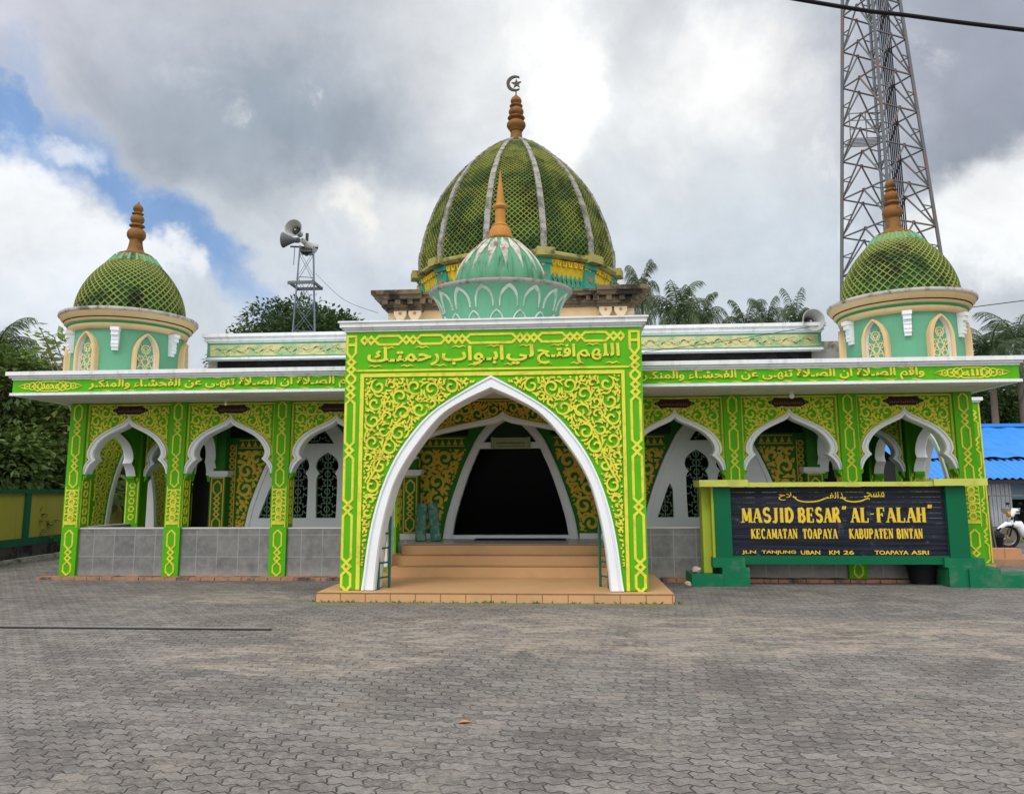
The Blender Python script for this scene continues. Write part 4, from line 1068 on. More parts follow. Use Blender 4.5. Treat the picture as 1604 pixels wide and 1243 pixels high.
for x in (-1.75, 1.75):
    m_ = MB(); oh = mir(catmull([(.30,4.4),(.30,5.25),(.24,5.45),(.12,5.58),(0,5.65)], 4)); ih = [(a*.72, b-.06) for a, b in oh]
    m_.skin([(x+a, b) for a, b in ih], [(x+a, b) for a, b in oh], Ff, [(0,.0),(0,.05),(1,.05),(1,0)], 0); m_.prism([(x+a, b) for a, b in ih], Ff, -.02, .006, 1)
    part('tower_window', m_, [STONEGREY, BLACK], tower)

# ---- main dome
cdm = (cx, cy, 0); NR = 12; ph0 = PI/12 + .045
zs = [at(808, y, cy).z for y in (225, 243, 272, 310, 340, 377, 400, 414)]
rs = [.27, .80, 1.42, 1.98, 2.27, 2.51, 2.60, 2.635]
dprof = [(2.655, 7.38), (2.66, zs[7])] + [(rs[i], zs[i]) for i in range(6, -1, -1)]
dP = catmull(dprof, 6); ck = math.cos(PI/NR)
mb = MB(); mb.lathe(dP, cdm, NR, 0, False, ph0)
dome = part('main_dome', mb, DOMEGREEN, mosque)
acc = [0.0]
for a, b in zip(dP[:-1], dP[1:]): acc.append(acc[-1] + math.hypot(b[0]-a[0], b[1]-a[1])/(max(.5*(a[0]+b[0]), .1)*2*math.sin(PI/NR)))
mb = MB(); NC = 9
def surf(phi_c, s_, i, off, dsn=0.0):
    r, z = dP[i]; j0, j1 = max(i-1, 0), min(i+1, len(dP)-1); d = (dP[j1][0]-dP[j0][0], dP[j1][1]-dP[j0][1]); l = math.hypot(*d) or 1
    ra = r*ck + d[1]/l*off; u = s_*2*r*math.sin(PI/NR) + dsn
    return (cx + ra*math.sin(phi_c) + u*math.cos(phi_c), cy - ra*math.cos(phi_c) + u*math.sin(phi_c), z - d[0]/l*off)
tmax = acc[-1]; kk = int(tmax*NC)+NC+2
for f_ in range(NR):
    ph = ph0 + PI/NR + f_*2*PI/NR
    for dr in (1, -1):
        for k in range(-kk, kk+1):
            run = []
            def flush():
                if len(run) > 1:
                    vs = []
                    for i, s_ in run:
                        wv = .0165*min(1, dP[i][0]/1.2)
                        for q, hh in ((-wv, -.005), (-wv*.6, .045), (wv*.6, .045), (wv, -.005)): vs.append(surf(ph, s_, i, hh, q))
                    mb.add(vs, [(4*i+e, 4*i+e+1, 4*i+e+5, 4*i+e+4) for i in range(len(run)-1) for e in range(3)])
                run.clear()
            for i in range(len(dP)-3):
                s_ = k/NC + dr*acc[i]
                if -.49 <= s_ <= .49: run.append((i, s_))
                else: flush()
            flush()
part('dome_lattice', mb, LATGOLD, dome)
RIBM = mat('weathered_rib_render', (.31, .30, .275), .85, .18, 5, alt=(.20, .20, .17), alt_scale=3, dirt=(.05, .05, .04), dirt_amt=.5, dirt_scale=6, bump=.4)
mb = MB()
vsr, fsr = [], []
for i in range(1, len(dP)):
    r, z = dP[i]; j0, j1 = max(i-1, 0), min(i+1, len(dP)-1); d = (dP[j1][0]-dP[j0][0], dP[j1][1]-dP[j0][1]); l = math.hypot(*d) or 1
    wv = .072*(.55+.45*min(1, r/2.4))
    for u, hh in ((-wv,-.06),(-wv,.07),(wv,.07),(wv,-.06)): vsr.append((u, -(r + d[1]/l*hh), z - d[0]/l*hh))
n_ = len(dP)-1
fsr = [(4*i+e, 4*i+(e+1) % 4, 4*i+4+(e+1) % 4, 4*i+4+e) for i in range(n_-1) for e in range(4)]
mb.add(vsr, fsr)
for i in range(3, n_-3, 4):         # joints between the cast lengths of a rib
    a = Vector(vsr[4*i+1]); b = Vector(vsr[4*i+2]); mb.box(a.x-.003, b.x+.003, a.y-.006, a.y+.03, a.z-.012, a.z+.012)
rib_me = mb.mesh('dome_rib', RIBM)
for k in range(NR):
    o = part('dome_rib', rib_me, None, dome, (cx, cy, 0)); o.rotation_euler = (0, 0, ph0 + k*2*PI/NR)
mb = MB(); F0 = [(.33*.9,-.10),(.50,-.03),(.46,.03),(.30,.07),(.235,.16),(.215,.42),(.23,.44),(.27,.52),(.345,.62),(.36,.70),(.33,.78),(.23,.86),(.20,.885),(.31,.93),(.32,.98),(.22,1.02),(.20,1.05),(.265,1.12),(.285,1.20),(.26,1.28),(.19,1.34),(.175,1.36),(.24,1.40),(.24,1.44),(.15,1.48),(.20,1.56),(.21,1.63),(.16,1.73),(.07,1.81),(.025,1.88),(.02,2.0)]
zt = dP[-1][1]
kf = (at(808, 145, cy).z - zt)/1.95
mb.lathe(catmull([(r*kf*.95, z*kf) for r, z in F0], 2), (cx, cy, zt), 28); part('finial', mb, BROWNGOLD, dome)
mb = MB(); zc = at(806, 131, cy).z; Fm = front(cx-.04, cy); ro = .235
mo = [(ro*math.cos(t), zc+ro*math.sin(t)) for t in np.linspace(math.radians(52), math.radians(308), 30)]
mi_ = [(.045+.185*math.cos(t), zc+.185*math.sin(t)) for t in np.linspace(math.radians(60), math.radians(300), 30)]
mb.prism(mo + mi_[::-1], Fm, -.03, .03)
st = []
for i in range(10):
    r = .15 if i % 2 == 0 else .06; t = PI/2 + PI*i/5 + .06; st.append((.055+r*math.cos(t), zc-.01+r*math.sin(t)))
mb.prism(st, Fm, -.025, .025); mb.tube([(cx, cy, zc-.33), (cx, cy, zc-.2)], .02, 8)
part('crescent_and_star', mb, DULLMETAL, dome)
# drum band
MOSSY = mat('mossy_ledge', (.30, .28, .10), .9, .3, 4, alt=(.07, .07, .04), alt_scale=2.2, dirt=(.50, .42, .06), dirt_amt=.4, dirt_scale=1.3, bump=.5)
mb = MB(); mb.lathe([(2.50,6.26),(2.56,6.7),(2.70,7.2)], cdm, NR, 0, False, ph0); drum = part('dome_drum', mb, BANDYEL, mosque)
mb = MB(); mb.lathe([(2.60,7.19),(2.78,7.23),(2.85,7.28),(2.85,7.34),(2.78,7.39),(2.5,7.44)], cdm, NR, 0, False, ph0)
for k in range(NR):
    F = around(cx, cy, ph0+k*2*PI/NR, 2.72); mb.fbox(F, -.22, .22, 7.21, 7.41, -.2, .19)
part('drum_ledge', mb, MOSSY, drum)
mb = MB()
for k in range(NR):
    F = around(cx, cy, ph0+(k+.5)*2*PI/NR, 2.545*ck+.02); n2_ = 5
    for par in (0, 1): mb.ribbon([(-.52+1.04*i/8, 6.50+(.34 if i % 2 == par else 0)) for i in range(9)], .06, F, 0, .045+.002*par)
    F = around(cx, cy, ph0+k*2*PI/NR, 2.53)
    mb.prism([(-.17,6.26),(.17,6.26),(.19,7.12),(-.19,7.12)], F, -.1, .12)
    mb.fbox(F, -.22, .22, 7.08, 7.2, -.1, .18)
part('drum_zigzag', mb, BANDTEAL, drum)
mb = MB()
for k in range(NR):
    F = around(cx, cy, ph0+k*2*PI/NR, 2.63); dot(mb, F, 0, 6.82, .07, .04, 0, 8); mb.fbox(F, -.13, .13, 6.40, 6.46, 0, .032, 1); mb.fbox(F, -.13, .13, 6.50, 6.56, 0, .032, 1); mb.ribbon([(-.14,6.66),(.14,6.66),(.14,6.98),(-.14,6.98)], .03, F, 0, .012, 1, closed=True)
    F = around(cx, cy, ph0+(k+.5)*2*PI/NR, 2.66*ck+.02)
    for i in range(7): mb.ribbon([(-.48+.16*i, 7.18), (-.45+.16*i, 7.06), (-.40+.16*i, 7.06), (-.38+.16*i, 7.18)], .03, F, 0, .05, 1)
part('drum_ornament', mb, [bpy.data.materials['rosette_orange'], BANDYEL], drum)

def flat(m_):
    m_.v = [(a, 13.5+(b-13.5)*.78, c) for a, b, c in m_.v]; return m_
# ---- petal dome on the portal roof
c2 = (-1.17, 13.5, 0)
mb = MB(); dpf = catmull([(1.01,4.08),(1.015,4.45),(1.035,4.65),(1.085,4.85),(1.17,5.02),(1.25,5.11)], 4); mb.lathe(dpf, c2, 64)
pd = part('petal_dome_drum', flat(mb), MINT, mosque)
mb = MB(); mb.lathe([(1.20,5.09),(1.29,5.11),(1.305,5.14),(1.29,5.175),(1.0,5.20),(.8,5.2)], c2, 64, cap=False); part('drum_rim', flat(mb), mat('stained_rim', (.27, .255, .23), .85, .2, 4, dirt=(.06, .05, .045), dirt_amt=.7, dirt_scale=4, bump=.3), pd)
mb = MB(); n_ = 160; prf = catmull([(.75,5.19),(.79,5.28),(.785,5.42),(.72,5.62),(.61,5.80),(.47,5.96),(.33,6.09),(.22,6.17)], 4); NPET = 16
vs = []
for j, (r, z) in enumerate(prf):
    for i in range(n_):
        a = 2*PI*i/n_; q = abs(math.sin(a*NPET/2)); fz = max(0, min(1, (6.15-z)/.6)); rr = r*(1 - .07*fz + .10*fz*q**.6)
        vs.append((c2[0]+rr*math.sin(a), c2[1]-rr*math.cos(a), z))
mb.add(vs, [(j*n_+i, j*n_+(i+1) % n_, (j+1)*n_+(i+1) % n_, (j+1)*n_+i) for j in range(len(prf)-1) for i in range(n_)], 0, True)
part('petal_dome', flat(mb), MINTW, pd)
PETW = mat('stained_white_petal', (.50, .48, .43), .8, .15, 6, dirt=(.13, .085, .06), dirt_amt=.9, dirt_scale=4, streak=.7)
mb = MB()
for k in range(NPET):
    a0 = 2*PI*(k+.5)/NPET; vs = []; L_ = [p_ for p_ in prf if 5.42 < p_[1] < 6.14]
    for j, (r, z) in enumerate(L_):
        t = j/(len(L_)-1); hwv = .098*(t/.62 if t < .62 else (1-t)/.38*.85+.15)**1.15*(1-.25*t)+.002
        for s_, e in ((-1,.015),(0,.045),(1,.015)):
            rr = r*1.0+e; aa = a0 + s_*hwv/max(r, .2); vs.append((c2[0]+rr*math.sin(aa), c2[1]-rr*math.cos(aa), z))
    mb.add(vs, [(3*j+e, 3*j+e+1, 3*j+e+4, 3*j+e+3) for j in range(len(L_)-1) for e in range(2)])
part('dome_petals', flat(mb), PETW, pd)
mb = MB()
def drum_arch(phi, v0, hw, hgt, wd, thick):
    base = [(-hw, 0), (-hw*.98, hgt*.45), (-hw*.6, hgt*.8), (0, hgt)]; pts = catmull(base, 4); pts = pts + [(-a, b) for a, b in pts[::-1][1:]]
    vs = []
    def pt(u, v, e):
        r = float(np.interp(v, [p_[1] for p_ in dpf], [p_[0] for p_ in dpf])) + e; a = phi + u/r
        return (c2[0]+r*math.sin(a), c2[1]-r*math.cos(a), v)
    for i, (u, v) in enumerate(pts):
        a = pts[max(i-1, 0)]; b = pts[min(i+1, len(pts)-1)]; d = (b[0]-a[0], b[1]-a[1]); l = math.hypot(*d) or 1; n0, n1 = -d[1]/l, d[0]/l
        ww = wd*thick(i/(len(pts)-1))
        for q, e in ((ww,0),(ww*.6,.022),(-ww*.6,.022),(-ww,0)): vs.append(pt(u+n0*q, v0+v+n1*q, e))
    mb.add(vs, [(4*i+e, 4*i+e+1, 4*i+e+5, 4*i+e+4) for i in range(len(pts)-1) for e in range(3)])
for k in range(16):
    drum_arch(2*PI*k/16, 4.36, .115, .30, .014, lambda t: 1.0)
    drum_arch(2*PI*(k+.5)/16, 4.72, .15, .34, .021, lambda t: .5+1.0*math.sin(PI*t))
part('drum_arches', flat(mb), mat('faded_white_paint', (.46, .52, .46), .7, .2, 5, alt=(.26, .38, .30), alt_scale=3), pd)
mb = MB(); mb.lathe(catmull([(r*.66, z) for r, z in ((.20,6.10),(.30,6.15),(.335,6.20),(.30,6.32),(.25,6.38),(.24,6.40),(.25,6.42),(.19,6.45),(.15,6.48),(.145,6.72),(.15,6.74),(.195,6.77),(.20,6.80),(.14,6.83),(.12,6.86),(.08,7.12),(.035,7.36),(.010,7.50))], 3), c2, 28)
for k in range(16):
    a = 2*PI*k/16; mb.tube([(c2[0]+.208*math.sin(a), c2[1]-.208*math.cos(a), 6.18), (c2[0]+.18*math.sin(a), c2[1]-.18*math.cos(a), 6.34)], [.024,.016], 6)
part('spire', mb, GOLDPAINT, pd)

# ================================================================== NAME SIGN
sign = thing('name_sign', 'green framed signboard with dark plank panel and yellow mosque name lettering', 'sign', (4.57, 13.75, 0))
mb = MB()
mb.box(2.50, 2.775, 13.52, 13.72, .31, 1.655); mb.box(6.335, 6.66, 13.52, 13.72, .31, 1.655)
mb.box(2.775, 6.335, 13.54, 13.70, .36, .50)
part('sign_frame', mb, SIGNGREEN, sign)
mb = MB()
for x0, x1 in ((2.32, 2.46), (6.55, 6.72)):
    mb.box(x0, x1, 13.72, 14.0, .2, 1.655, 0)
mb.box(2.455, 2.498, 13.56, 13.7, .31, 1.655, 0)
mb.box(2.24, 3.06, 13.40, 14.04, 1.66, 1.775, 1); mb.box(6.11, 6.97, 13.40, 14.04, 1.66, 1.775, 1); mb.box(3.06, 6.11, 13.46, 13.74, 1.655, 1.73, 1)
part('sign_coping', mb, [SIGNLIME, mat('coping_pale_lime', (.46, .50, .10), .55, .15, 4, dirt=(.25, .25, .08), dirt_amt=.4, dirt_scale=3)], sign)
mb = MB(); z = .50; i = 0
while z < 1.65:
    z1 = min(z+.0855, 1.655); mb.box(2.775, 6.335, 13.585+(i % 2)*.003, 13.66, z+.002, z1); z += .0885; i += 1
part('sign_board', mb, BOARD, sign)
# painted letters: broad and thin brush strokes with slab ends
T_, t_ = 1.0, .42
def arc(cx_, cy_, rx, ry, a0, a1, n=10): return [(cx_+rx*math.cos(math.radians(a0+(a1-a0)*i/n)), cy_+ry*math.sin(math.radians(a0+(a1-a0)*i/n))) for i in range(n+1)]
def G(ch):
    s_ = lambda x, y, l=.30: ([(x-l*.62, y), (x+l*.62, y)], .34)
    lo, hi = .03, .97
    d = {
    'A': [([(.14,.04),(.48,.98)], .45), ([(.50,.98),(.84,.04)], 1), ([(.26,.34),(.70,.34)], .4), s_(.13,lo), s_(.85,lo)],
    'B': [([(.22,.02),(.22,.98)], 1), (arc(.42,.74,.30,.22,90,-90), .8), (arc(.44,.28,.36,.25,90,-90), .85), ([(.1,hi),(.46,hi)], .4), ([(.1,lo),(.46,lo)], .4), ([(.22,.52),(.46,.52)], .35)],
    'C': [(arc(.5,.5,.34,.46,50,310,16), .85), ([(.72,.98),(.72,.74)], .4), ([(.74,.24),(.70,.05)], .35)],
    'D': [([(.22,.02),(.22,.98)], 1), (arc(.36,.5,.46,.46,90,-90,14), .9), ([(.1,hi),(.40,hi)], .4), ([(.1,lo),(.40,lo)], .4)],
    'E': [([(.24,.02),(.24,.98)], 1), ([(.1,hi),(.82,hi)], .4), ([(.1,lo),(.84,lo)], .4), ([(.24,.52),(.64,.52)], .4), ([(.80,hi),(.80,.76)], .4), ([(.82,lo),(.82,.26)], .4), ([(.63,.64),(.63,.40)], .36)],
    'F': [([(.26,.02),(.26,.98)], 1), ([(.12,hi),(.84,hi)], .4), ([(.26,.52),(.66,.52)], .4), ([(.82,hi),(.82,.74)], .4), ([(.65,.64),(.65,.40)], .36), s_(.26,lo,.34)],
    'G': [(arc(.5,.5,.34,.46,50,330,16), .85), ([(.76,.42),(.76,.06)], .7), ([(.56,.42),(.88,.42)], .4)],
    'H': [([(.22,.02),(.22,.98)], 1), ([(.78,.02),(.78,.98)], 1), ([(.22,.52),(.78,.52)], .4), s_(.22,lo), s_(.22,hi), s_(.78,lo), s_(.78,hi)],
    'I': [([(.5,.02),(.5,.98)], 1), s_(.5,lo,.5), s_(.5,hi,.5)],
    'J': [([(.58,.98),(.58,.24)] + arc(.38,.22,.20,.18,0,-150,8), .95), s_(.58,hi,.46)],
    'K': [([(.20,.02),(.20,.98)], 1), ([(.24,.46),(.76,.96)], .45), ([(.38,.58),(.84,.04)], .95), s_(.20,lo), s_(.20,hi), s_(.80,hi,.28), s_(.84,lo,.28)],
    'L': [([(.26,.02),(.26,.98)], 1), s_(.26,hi,.36), ([(.12,lo),(.86,lo)], .4), ([(.84,lo),(.84,.30)], .4)],
    'M': [([(.16,.02),(.18,.98)], .45), ([(.22,.98),(.50,.12)], .95), ([(.50,.12),(.80,.98)], .45), ([(.84,.02),(.82,.98)], 1), s_(.15,lo,.26), s_(.85,lo,.30)],
    'N': [([(.18,.02),(.18,.98)], .45), ([(.18,.96),(.80,.06)], .95), ([(.82,.02),(.82,.98)], .45), s_(.18,lo,.28), s_(.16,hi,.26), s_(.82,hi,.28)],
    'O': [(arc(.5,.5,.34,.46,0,360,20), .85)],
    'P': [([(.24,.02),(.24,.98)], 1), (arc(.44,.72,.34,.25,90,-90), .8), ([(.1,hi),(.46,hi)], .4), ([(.24,.47),(.46,.47)], .4), s_(.24,lo,.34)],
    'R': [([(.22,.02),(.22,.98)], 1), (arc(.42,.74,.32,.23,90,-90), .8), ([(.1,hi),(.44,hi)], .4), ([(.22,.51),(.46,.51)], .4), ([(.50,.50),(.84,.04)], .95), s_(.22,lo,.30), s_(.85,lo,.22)],
    'S': [(arc(.5,.73,.28,.23,30,270,10) + arc(.5,.27,.30,.23,90,-150,10), .85), ([(.74,.96),(.74,.76)], .35), ([(.22,.26),(.22,.04)], .35)],
    'T': [([(.5,.02),(.5,.98)], 1), ([(.12,hi),(.88,hi)], .4), ([(.13,hi),(.13,.74)], .4), ([(.87,hi),(.87,.74)], .4), s_(.5,lo,.36)],
    'U': [([(.22,.98),(.22,.30)] + arc(.5,.30,.28,.27,180,360,10) + [(.78,.30),(.78,.98)], .8), s_(.22,hi,.32), s_(.78,hi,.28)],
    'Y': [([(.14,.97),(.50,.46)], .95), ([(.86,.97),(.50,.46)], .45), ([(.5,.46),(.5,.02)], 1), s_(.15,hi,.28), s_(.86,hi,.26), s_(.5,lo,.34)],
    '-': [([(.15,.5),(.85,.5)], .5)],
    '”': [([(.30,1.04),(.36,.96),(.24,.78)], .8), ([(.66,1.04),(.72,.96),(.60,.78)], .8)],
    }
    return d.get(ch, [])
def lettering(m_, F, rows, v0, v1, stem, hh=.012):
    H_ = v1-v0
    for wtxt, u0, u1 in rows:
        nw = [(.45 if c in '”' else .5 if c == '-' else .55 if c == 'I' else .72 if c == 'J' else 1.18 if c == 'M' else 1.0) for c in wtxt]
        k = (u1-u0)/sum(nw); u = u0
        for c, q in zip(wtxt, nw):
            cw = k*q
            for i, (pts, tk) in enumerate(G(c)):
                m_.ribbon([(u+cw*(.02+.96*x), v0+H_*y) for x, y in pts], stem*(tk if tk > .5 else tk*.95), F, 0, hh*(1-.06*i))
            u += cw
FS = front(0, 13.584)
mb = MB()
lettering(mb, FS, [('MASJID', 2.947, 3.845), ('BESAR', 3.90, 4.615), ('AL', 4.775, 5.09), ('FALAH', 5.195, 6.02)], 1.05, 1.296, .058)
lettering(mb, FS, [('”', 4.63, 4.73)], 1.10, 1.315, .040); lettering(mb, FS, [('”', 6.035, 6.14)], 1.11, 1.335, .040); lettering(mb, FS, [('-', 5.09, 5.175)], 1.07, 1.31, .040)
lettering(mb, FS, [('KECAMATAN', 3.105, 3.885), ('TOAPAYA', 3.963, 4.545), ('KABUPATEN', 4.735, 5.46), ('BINTAN', 5.513, 5.94)], .780, .946, .033)
for tx, u0, u1 in (('JLN', 2.94, 3.176), ('TANJUNG', 3.271, 3.838), ('UBAN', 3.919, 4.239), ('KM', 4.388, 4.555), ('26', 4.622, 4.796), ('TOAPAYA', 5.134, 5.685), ('ASRI', 5.728, 6.015)):
    mb.text(tx, FS, u0, u1, .518, .586, 0, .006, .018)
u = 5.36                                   # the arabic line: groups of letters joined by long drawn strokes
mb.text(arabic('ـلاح'), FS, 3.60, 3.90, 1.425, 1.56, 0, .008, .012)
mb.text(arabic('الفـ'), FS, 4.40, 4.60, 1.455, 1.565, 0, .008, .012)
mb.text(arabic('ـد'), FS, 4.62, 4.72, 1.45, 1.55, 0, .008, .012)
mb.text(arabic('مسجـ'), FS, 5.02, 5.36, 1.43, 1.56, 0, .008, .012)
mb.ribbon(catmull([(3.84,1.50),(3.93,1.42),(4.08,1.395),(4.25,1.41),(4.38,1.455),(4.43,1.475)], 5), [.012]+[.022]*24+[.010], FS, 0, .007)
mb.ribbon(catmull([(4.66,1.47),(4.72,1.42),(4.84,1.395),(4.97,1.41),(5.06,1.445),(5.09,1.455)], 5), [.012]+[.022]*24+[.010], FS, 0, .0065)
def word_of(x, y, z):
    row, cuts = (0, ()) if z > 1.36 else (1, (3.87, 4.74, 5.185)) if z > 1.0 else (2, (3.92, 4.64, 5.487)) if z > .7 else (3, (3.22, 3.88, 4.31, 4.59, 4.96, 5.7))
    return row*10 + sum(x > c for c in cuts)
part_split('lettering', mb, LETTER, sign, word_of)
mb = MB()
mb.box(2.44, 2.97, 13.50, 14.02, .31, .47); mb.box(2.58, 3.03, 13.46, 14.06, 0, .31); mb.box(2.06, 2.58, 13.42, 14.10, 0, .20)
mb.box(6.22, 6.86, 13.50, 14.02, .32, .47); mb.box(6.26, 7.06, 13.46, 14.06, 0, .32); mb.box(7.06, 9.6, 13.46, 14.06, 0, .20)
mb.box(6.56, 7.06, 13.42, 13.46, 0, .30); mb.box(7.06, 9.6, 13.42, 13.46, 0, .195); 
plm = mat('plinth_green_paint', (.004, .135, .062), .5, .15, 3, dirt=(.14, .19, .14), dirt_amt=.35, dirt_scale=3.5); part_split('sign_plinth', mb, plm, sign, lambda x, y, z: x > 4.5)
def stone(x, y, z, r, label):
    rr = random.Random(x); m_ = MB(); vs = []
    prof = [(math.sin(PI*j/6), -math.cos(PI*j/6)) for j in range(7)]
    m_.lathe([(max(a, 1e-4)*r, b*r*.8+r*.78) for a, b in prof], (x, y, z), 9, 0, False)
    m_.v = [(a+rr.uniform(-.18,.18)*r, b+rr.uniform(-.18,.18)*r, c+rr.uniform(-.12,.12)*r if c > z+.02 else c) for a, b, c in m_.v]
    tag(part('stone', m_, STONE), label, 'stone')
stone(2.17, 13.62, 0.20, .075, 'pale squarish stone resting on the low green plinth beside the signboard')
stone(1.98, 13.36, 0.0, .062, 'small grey stone on the paving in front of the green sign plinth')
pot = thing('plant_pot', 'black plastic pot standing on the ground behind the signboard', 'pot', (6.05, 14.0, 0))
mb = MB(); mb.lathe([(.19,0),(.24,.26),(.25,.28),(.265,.29),(.265,.33),(.235,.33),(.22,.24),(.01,.22)], (6.05, 14.0, 0), 24); part('pot_body', mb, BLACK, pot)
mb = MB(); mb.lathe([(.21,0),(.21,.02),(.15,.03)], (6.05, 14.0, -.0), 20); part('pot_saucer', mb, CABLE, pot)

# ================================================================== SMALL THINGS ROUND THE PORCH
def horn_mb(m_, pos, az, el=0.0, s_=1.0):
    """a re-entrant horn: flared bell, inner cone, driver, bracket"""
    b = MB()
    b.lathe([(.235,.30),(.245,.305),(.25,.29),(.20,.20),(.14,.08),(.10,-.02),(.075,-.09)], (0,0,0), 24, 0, cap=False)
    b.lathe([(.075,-.09),(.132,.08),(.192,.20),(.235,.30)][::-1], (0,0,0), 24, 0, cap=False)
    b.lathe([(.015,-.08),(.085,.04),(.095,.08),(.06,.12),(.02,.13)], (0,0,0), 16, 1); b.lathe([(.022,.128),(.03,.16),(.012,.18)], (0,0,0), 10, 0)
    b.lathe([(.075,-.24),(.085,-.22),(.085,-.10),(.07,-.08)], (0,0,0), 16, 0); b.tube([(.03,0,-.24),(.06,.02,-.30)], .012, 5, 1)
    M_ = Matrix.Translation(pos) @ Matrix.Rotation(-az, 4, 'Z') @ Matrix.Rotation(-(PI/2-el), 4, 'X') @ Matrix.Scale(s_, 4)
    m_.add([M_ @ Vector(q) for q in b.v], [], 0); base = len(m_.v)-len(b.v)
    for f, mi, sm in zip(b.f, b.m, b.sm): m_.f.append(tuple(i+base for i in f)); m_.m.append(mi); m_.sm.append(sm)
hp = at(1273, 500, 15.30)
sp = thing('horn_loudspeaker', 'grey horn loudspeaker standing on the roof edge next to a turret', 'loudspeaker', (hp.x, 15.5, 4.93))
m_ = MB(); horn_mb(m_, (hp.x, 15.62, hp.z), math.radians(172), 0.0, .92); part('horn', m_, [HORN, HORNDK], sp)
m_ = MB(); m_.tube([(hp.x, 15.70, 4.93), (hp.x, 15.70, hp.z-.05)], .02, 8); m_.box(hp.x-.25, hp.x+.06, 15.55, 15.8, 4.931, 4.965); m_.tube([(hp.x+.2, 15.75, hp.z-.02), (hp.x+.32, 15.85, hp.z-.06)], .03, 8)
part('bracket', m_, STEEL, sp)
b1 = at(1240, 618, 13.6)
bulb = thing('light_bulb', 'white light bulb hanging under the porch eave near the signboard', 'bulb', (b1.x, 13.6, 3.33))
m_ = MB(); m_.lathe([(.005,-.155),(.03,-.145),(.042,-.115),(.038,-.085),(.022,-.06),(.018,-.04)], (b1.x, 13.6, 3.33), 16); part('bulb_glass', m_, WHITE, bulb)
m_ = MB(); m_.lathe([(.024,-.055),(.026,-.02),(.045,-.004)], (b1.x, 13.6, 3.33), 14); part('lamp_holder', m_, GREYWHITE, bulb)
b2 = at(354, 625, 13.3)
bulb = thing('light_bulb', 'tiny bulb on a thin wire hanging from the eave over a porch arch', 'bulb', (b2.x, 13.3, 3.33))
m_ = MB(); m_.tube([(b2.x, 13.3, 3.33), (b2.x, 13.3, 3.21)], .006, 5); part('wire', m_, GREYWHITE, bulb)
m_ = MB(); m_.lathe([(.004,-.185),(.02,-.175),(.026,-.155),(.014,-.125),(.01,-.115)], (b2.x, 13.3, 3.33), 12); part('bulb_glass', m_, mat('warm_bulb', (.7, .55, .30), .3), bulb)
CARPET = mat('carpet_teal_pattern', (.07, .20, .16), .9, .25, 12, alt=(.20, .32, .27), alt_scale=11)
def roll(x, y, lean, label):
    t = thing('rolled_carpet', label, 'carpet', (x, y, .652), 'rolled prayer carpets by the door')
    m_ = MB(); m_.tube([(x, y, .655), (x+lean, y+.10, 1.36)], .105, 18); part('carpet_roll', m_, CARPET, t)
    m_ = MB(); a = Vector((x+lean, y+.10, 1.362)); sp_ = [(a.x + (.012+.0125*i/5)*math.cos(i*.5), a.y + (.012+.0125*i/5)*math.sin(i*.5), a.z+.002) for i in range(34)]
    m_.tube(sp_, .005, 4); part('roll_end', m_, DKGREEN, t)
roll(-2.86, 14.95, .0, 'upright rolled teal carpet standing closest to the gilded pilaster')
roll(-2.56, 14.98, -.10, 'rolled teal carpet leaning against its upright neighbour, nearer the doorway')
m_ = MB(); m_.box(-1.85, -.05, 15.20, 15.62, .651, .668); m_.box(-1.85, -.05, 15.185, 15.20, .651, .662)
mt = part('doormat', m_, mat('navy_mat', (.012, .018, .05), .95, .3, 30)); tag(mt, 'long dark navy mat lying at the threshold of the black doorway', 'mat')
ds = thing('door_sign', 'pale scroll shaped plaque with dark script hung above the black doorway', 'sign', (-1.16, 15.70, 2.47))
FD = front(-1.16, 15.72); m_ = MB()
m_.prism([(-.40,2.50),(-.36,2.46),(.36,2.46),(.40,2.50),(.40,2.66),(.36,2.69),(-.36,2.69),(-.40,2.66)], FD, -.01, .018); m_.tube([(-1.54,15.70,2.47),(-1.54,15.70,2.70)], .028, 10); m_.tube([(-.78,15.70,2.47),(-.78,15.70,2.70)], .028, 10)
part('plaque_body', m_, mat('plaque_pale_green', (.32, .36, .22), .6, .15, 6), ds); m_ = MB(); r7 = random.Random(2)
for i in range(15):
    u = -.28+i*.04; m_.ribbon([(u-.02,2.57+r7.uniform(0,.02)),(u,2.565),(u+.012,2.58+r7.uniform(0,.05)),(u+.022,2.575)], [.006,.014,.012,.005], FD, .018, .004)
m_.fbox(FD, -.28, .30, 2.505, 2.515, .018, .022); part('plaque_script', m_, BLACK, ds)

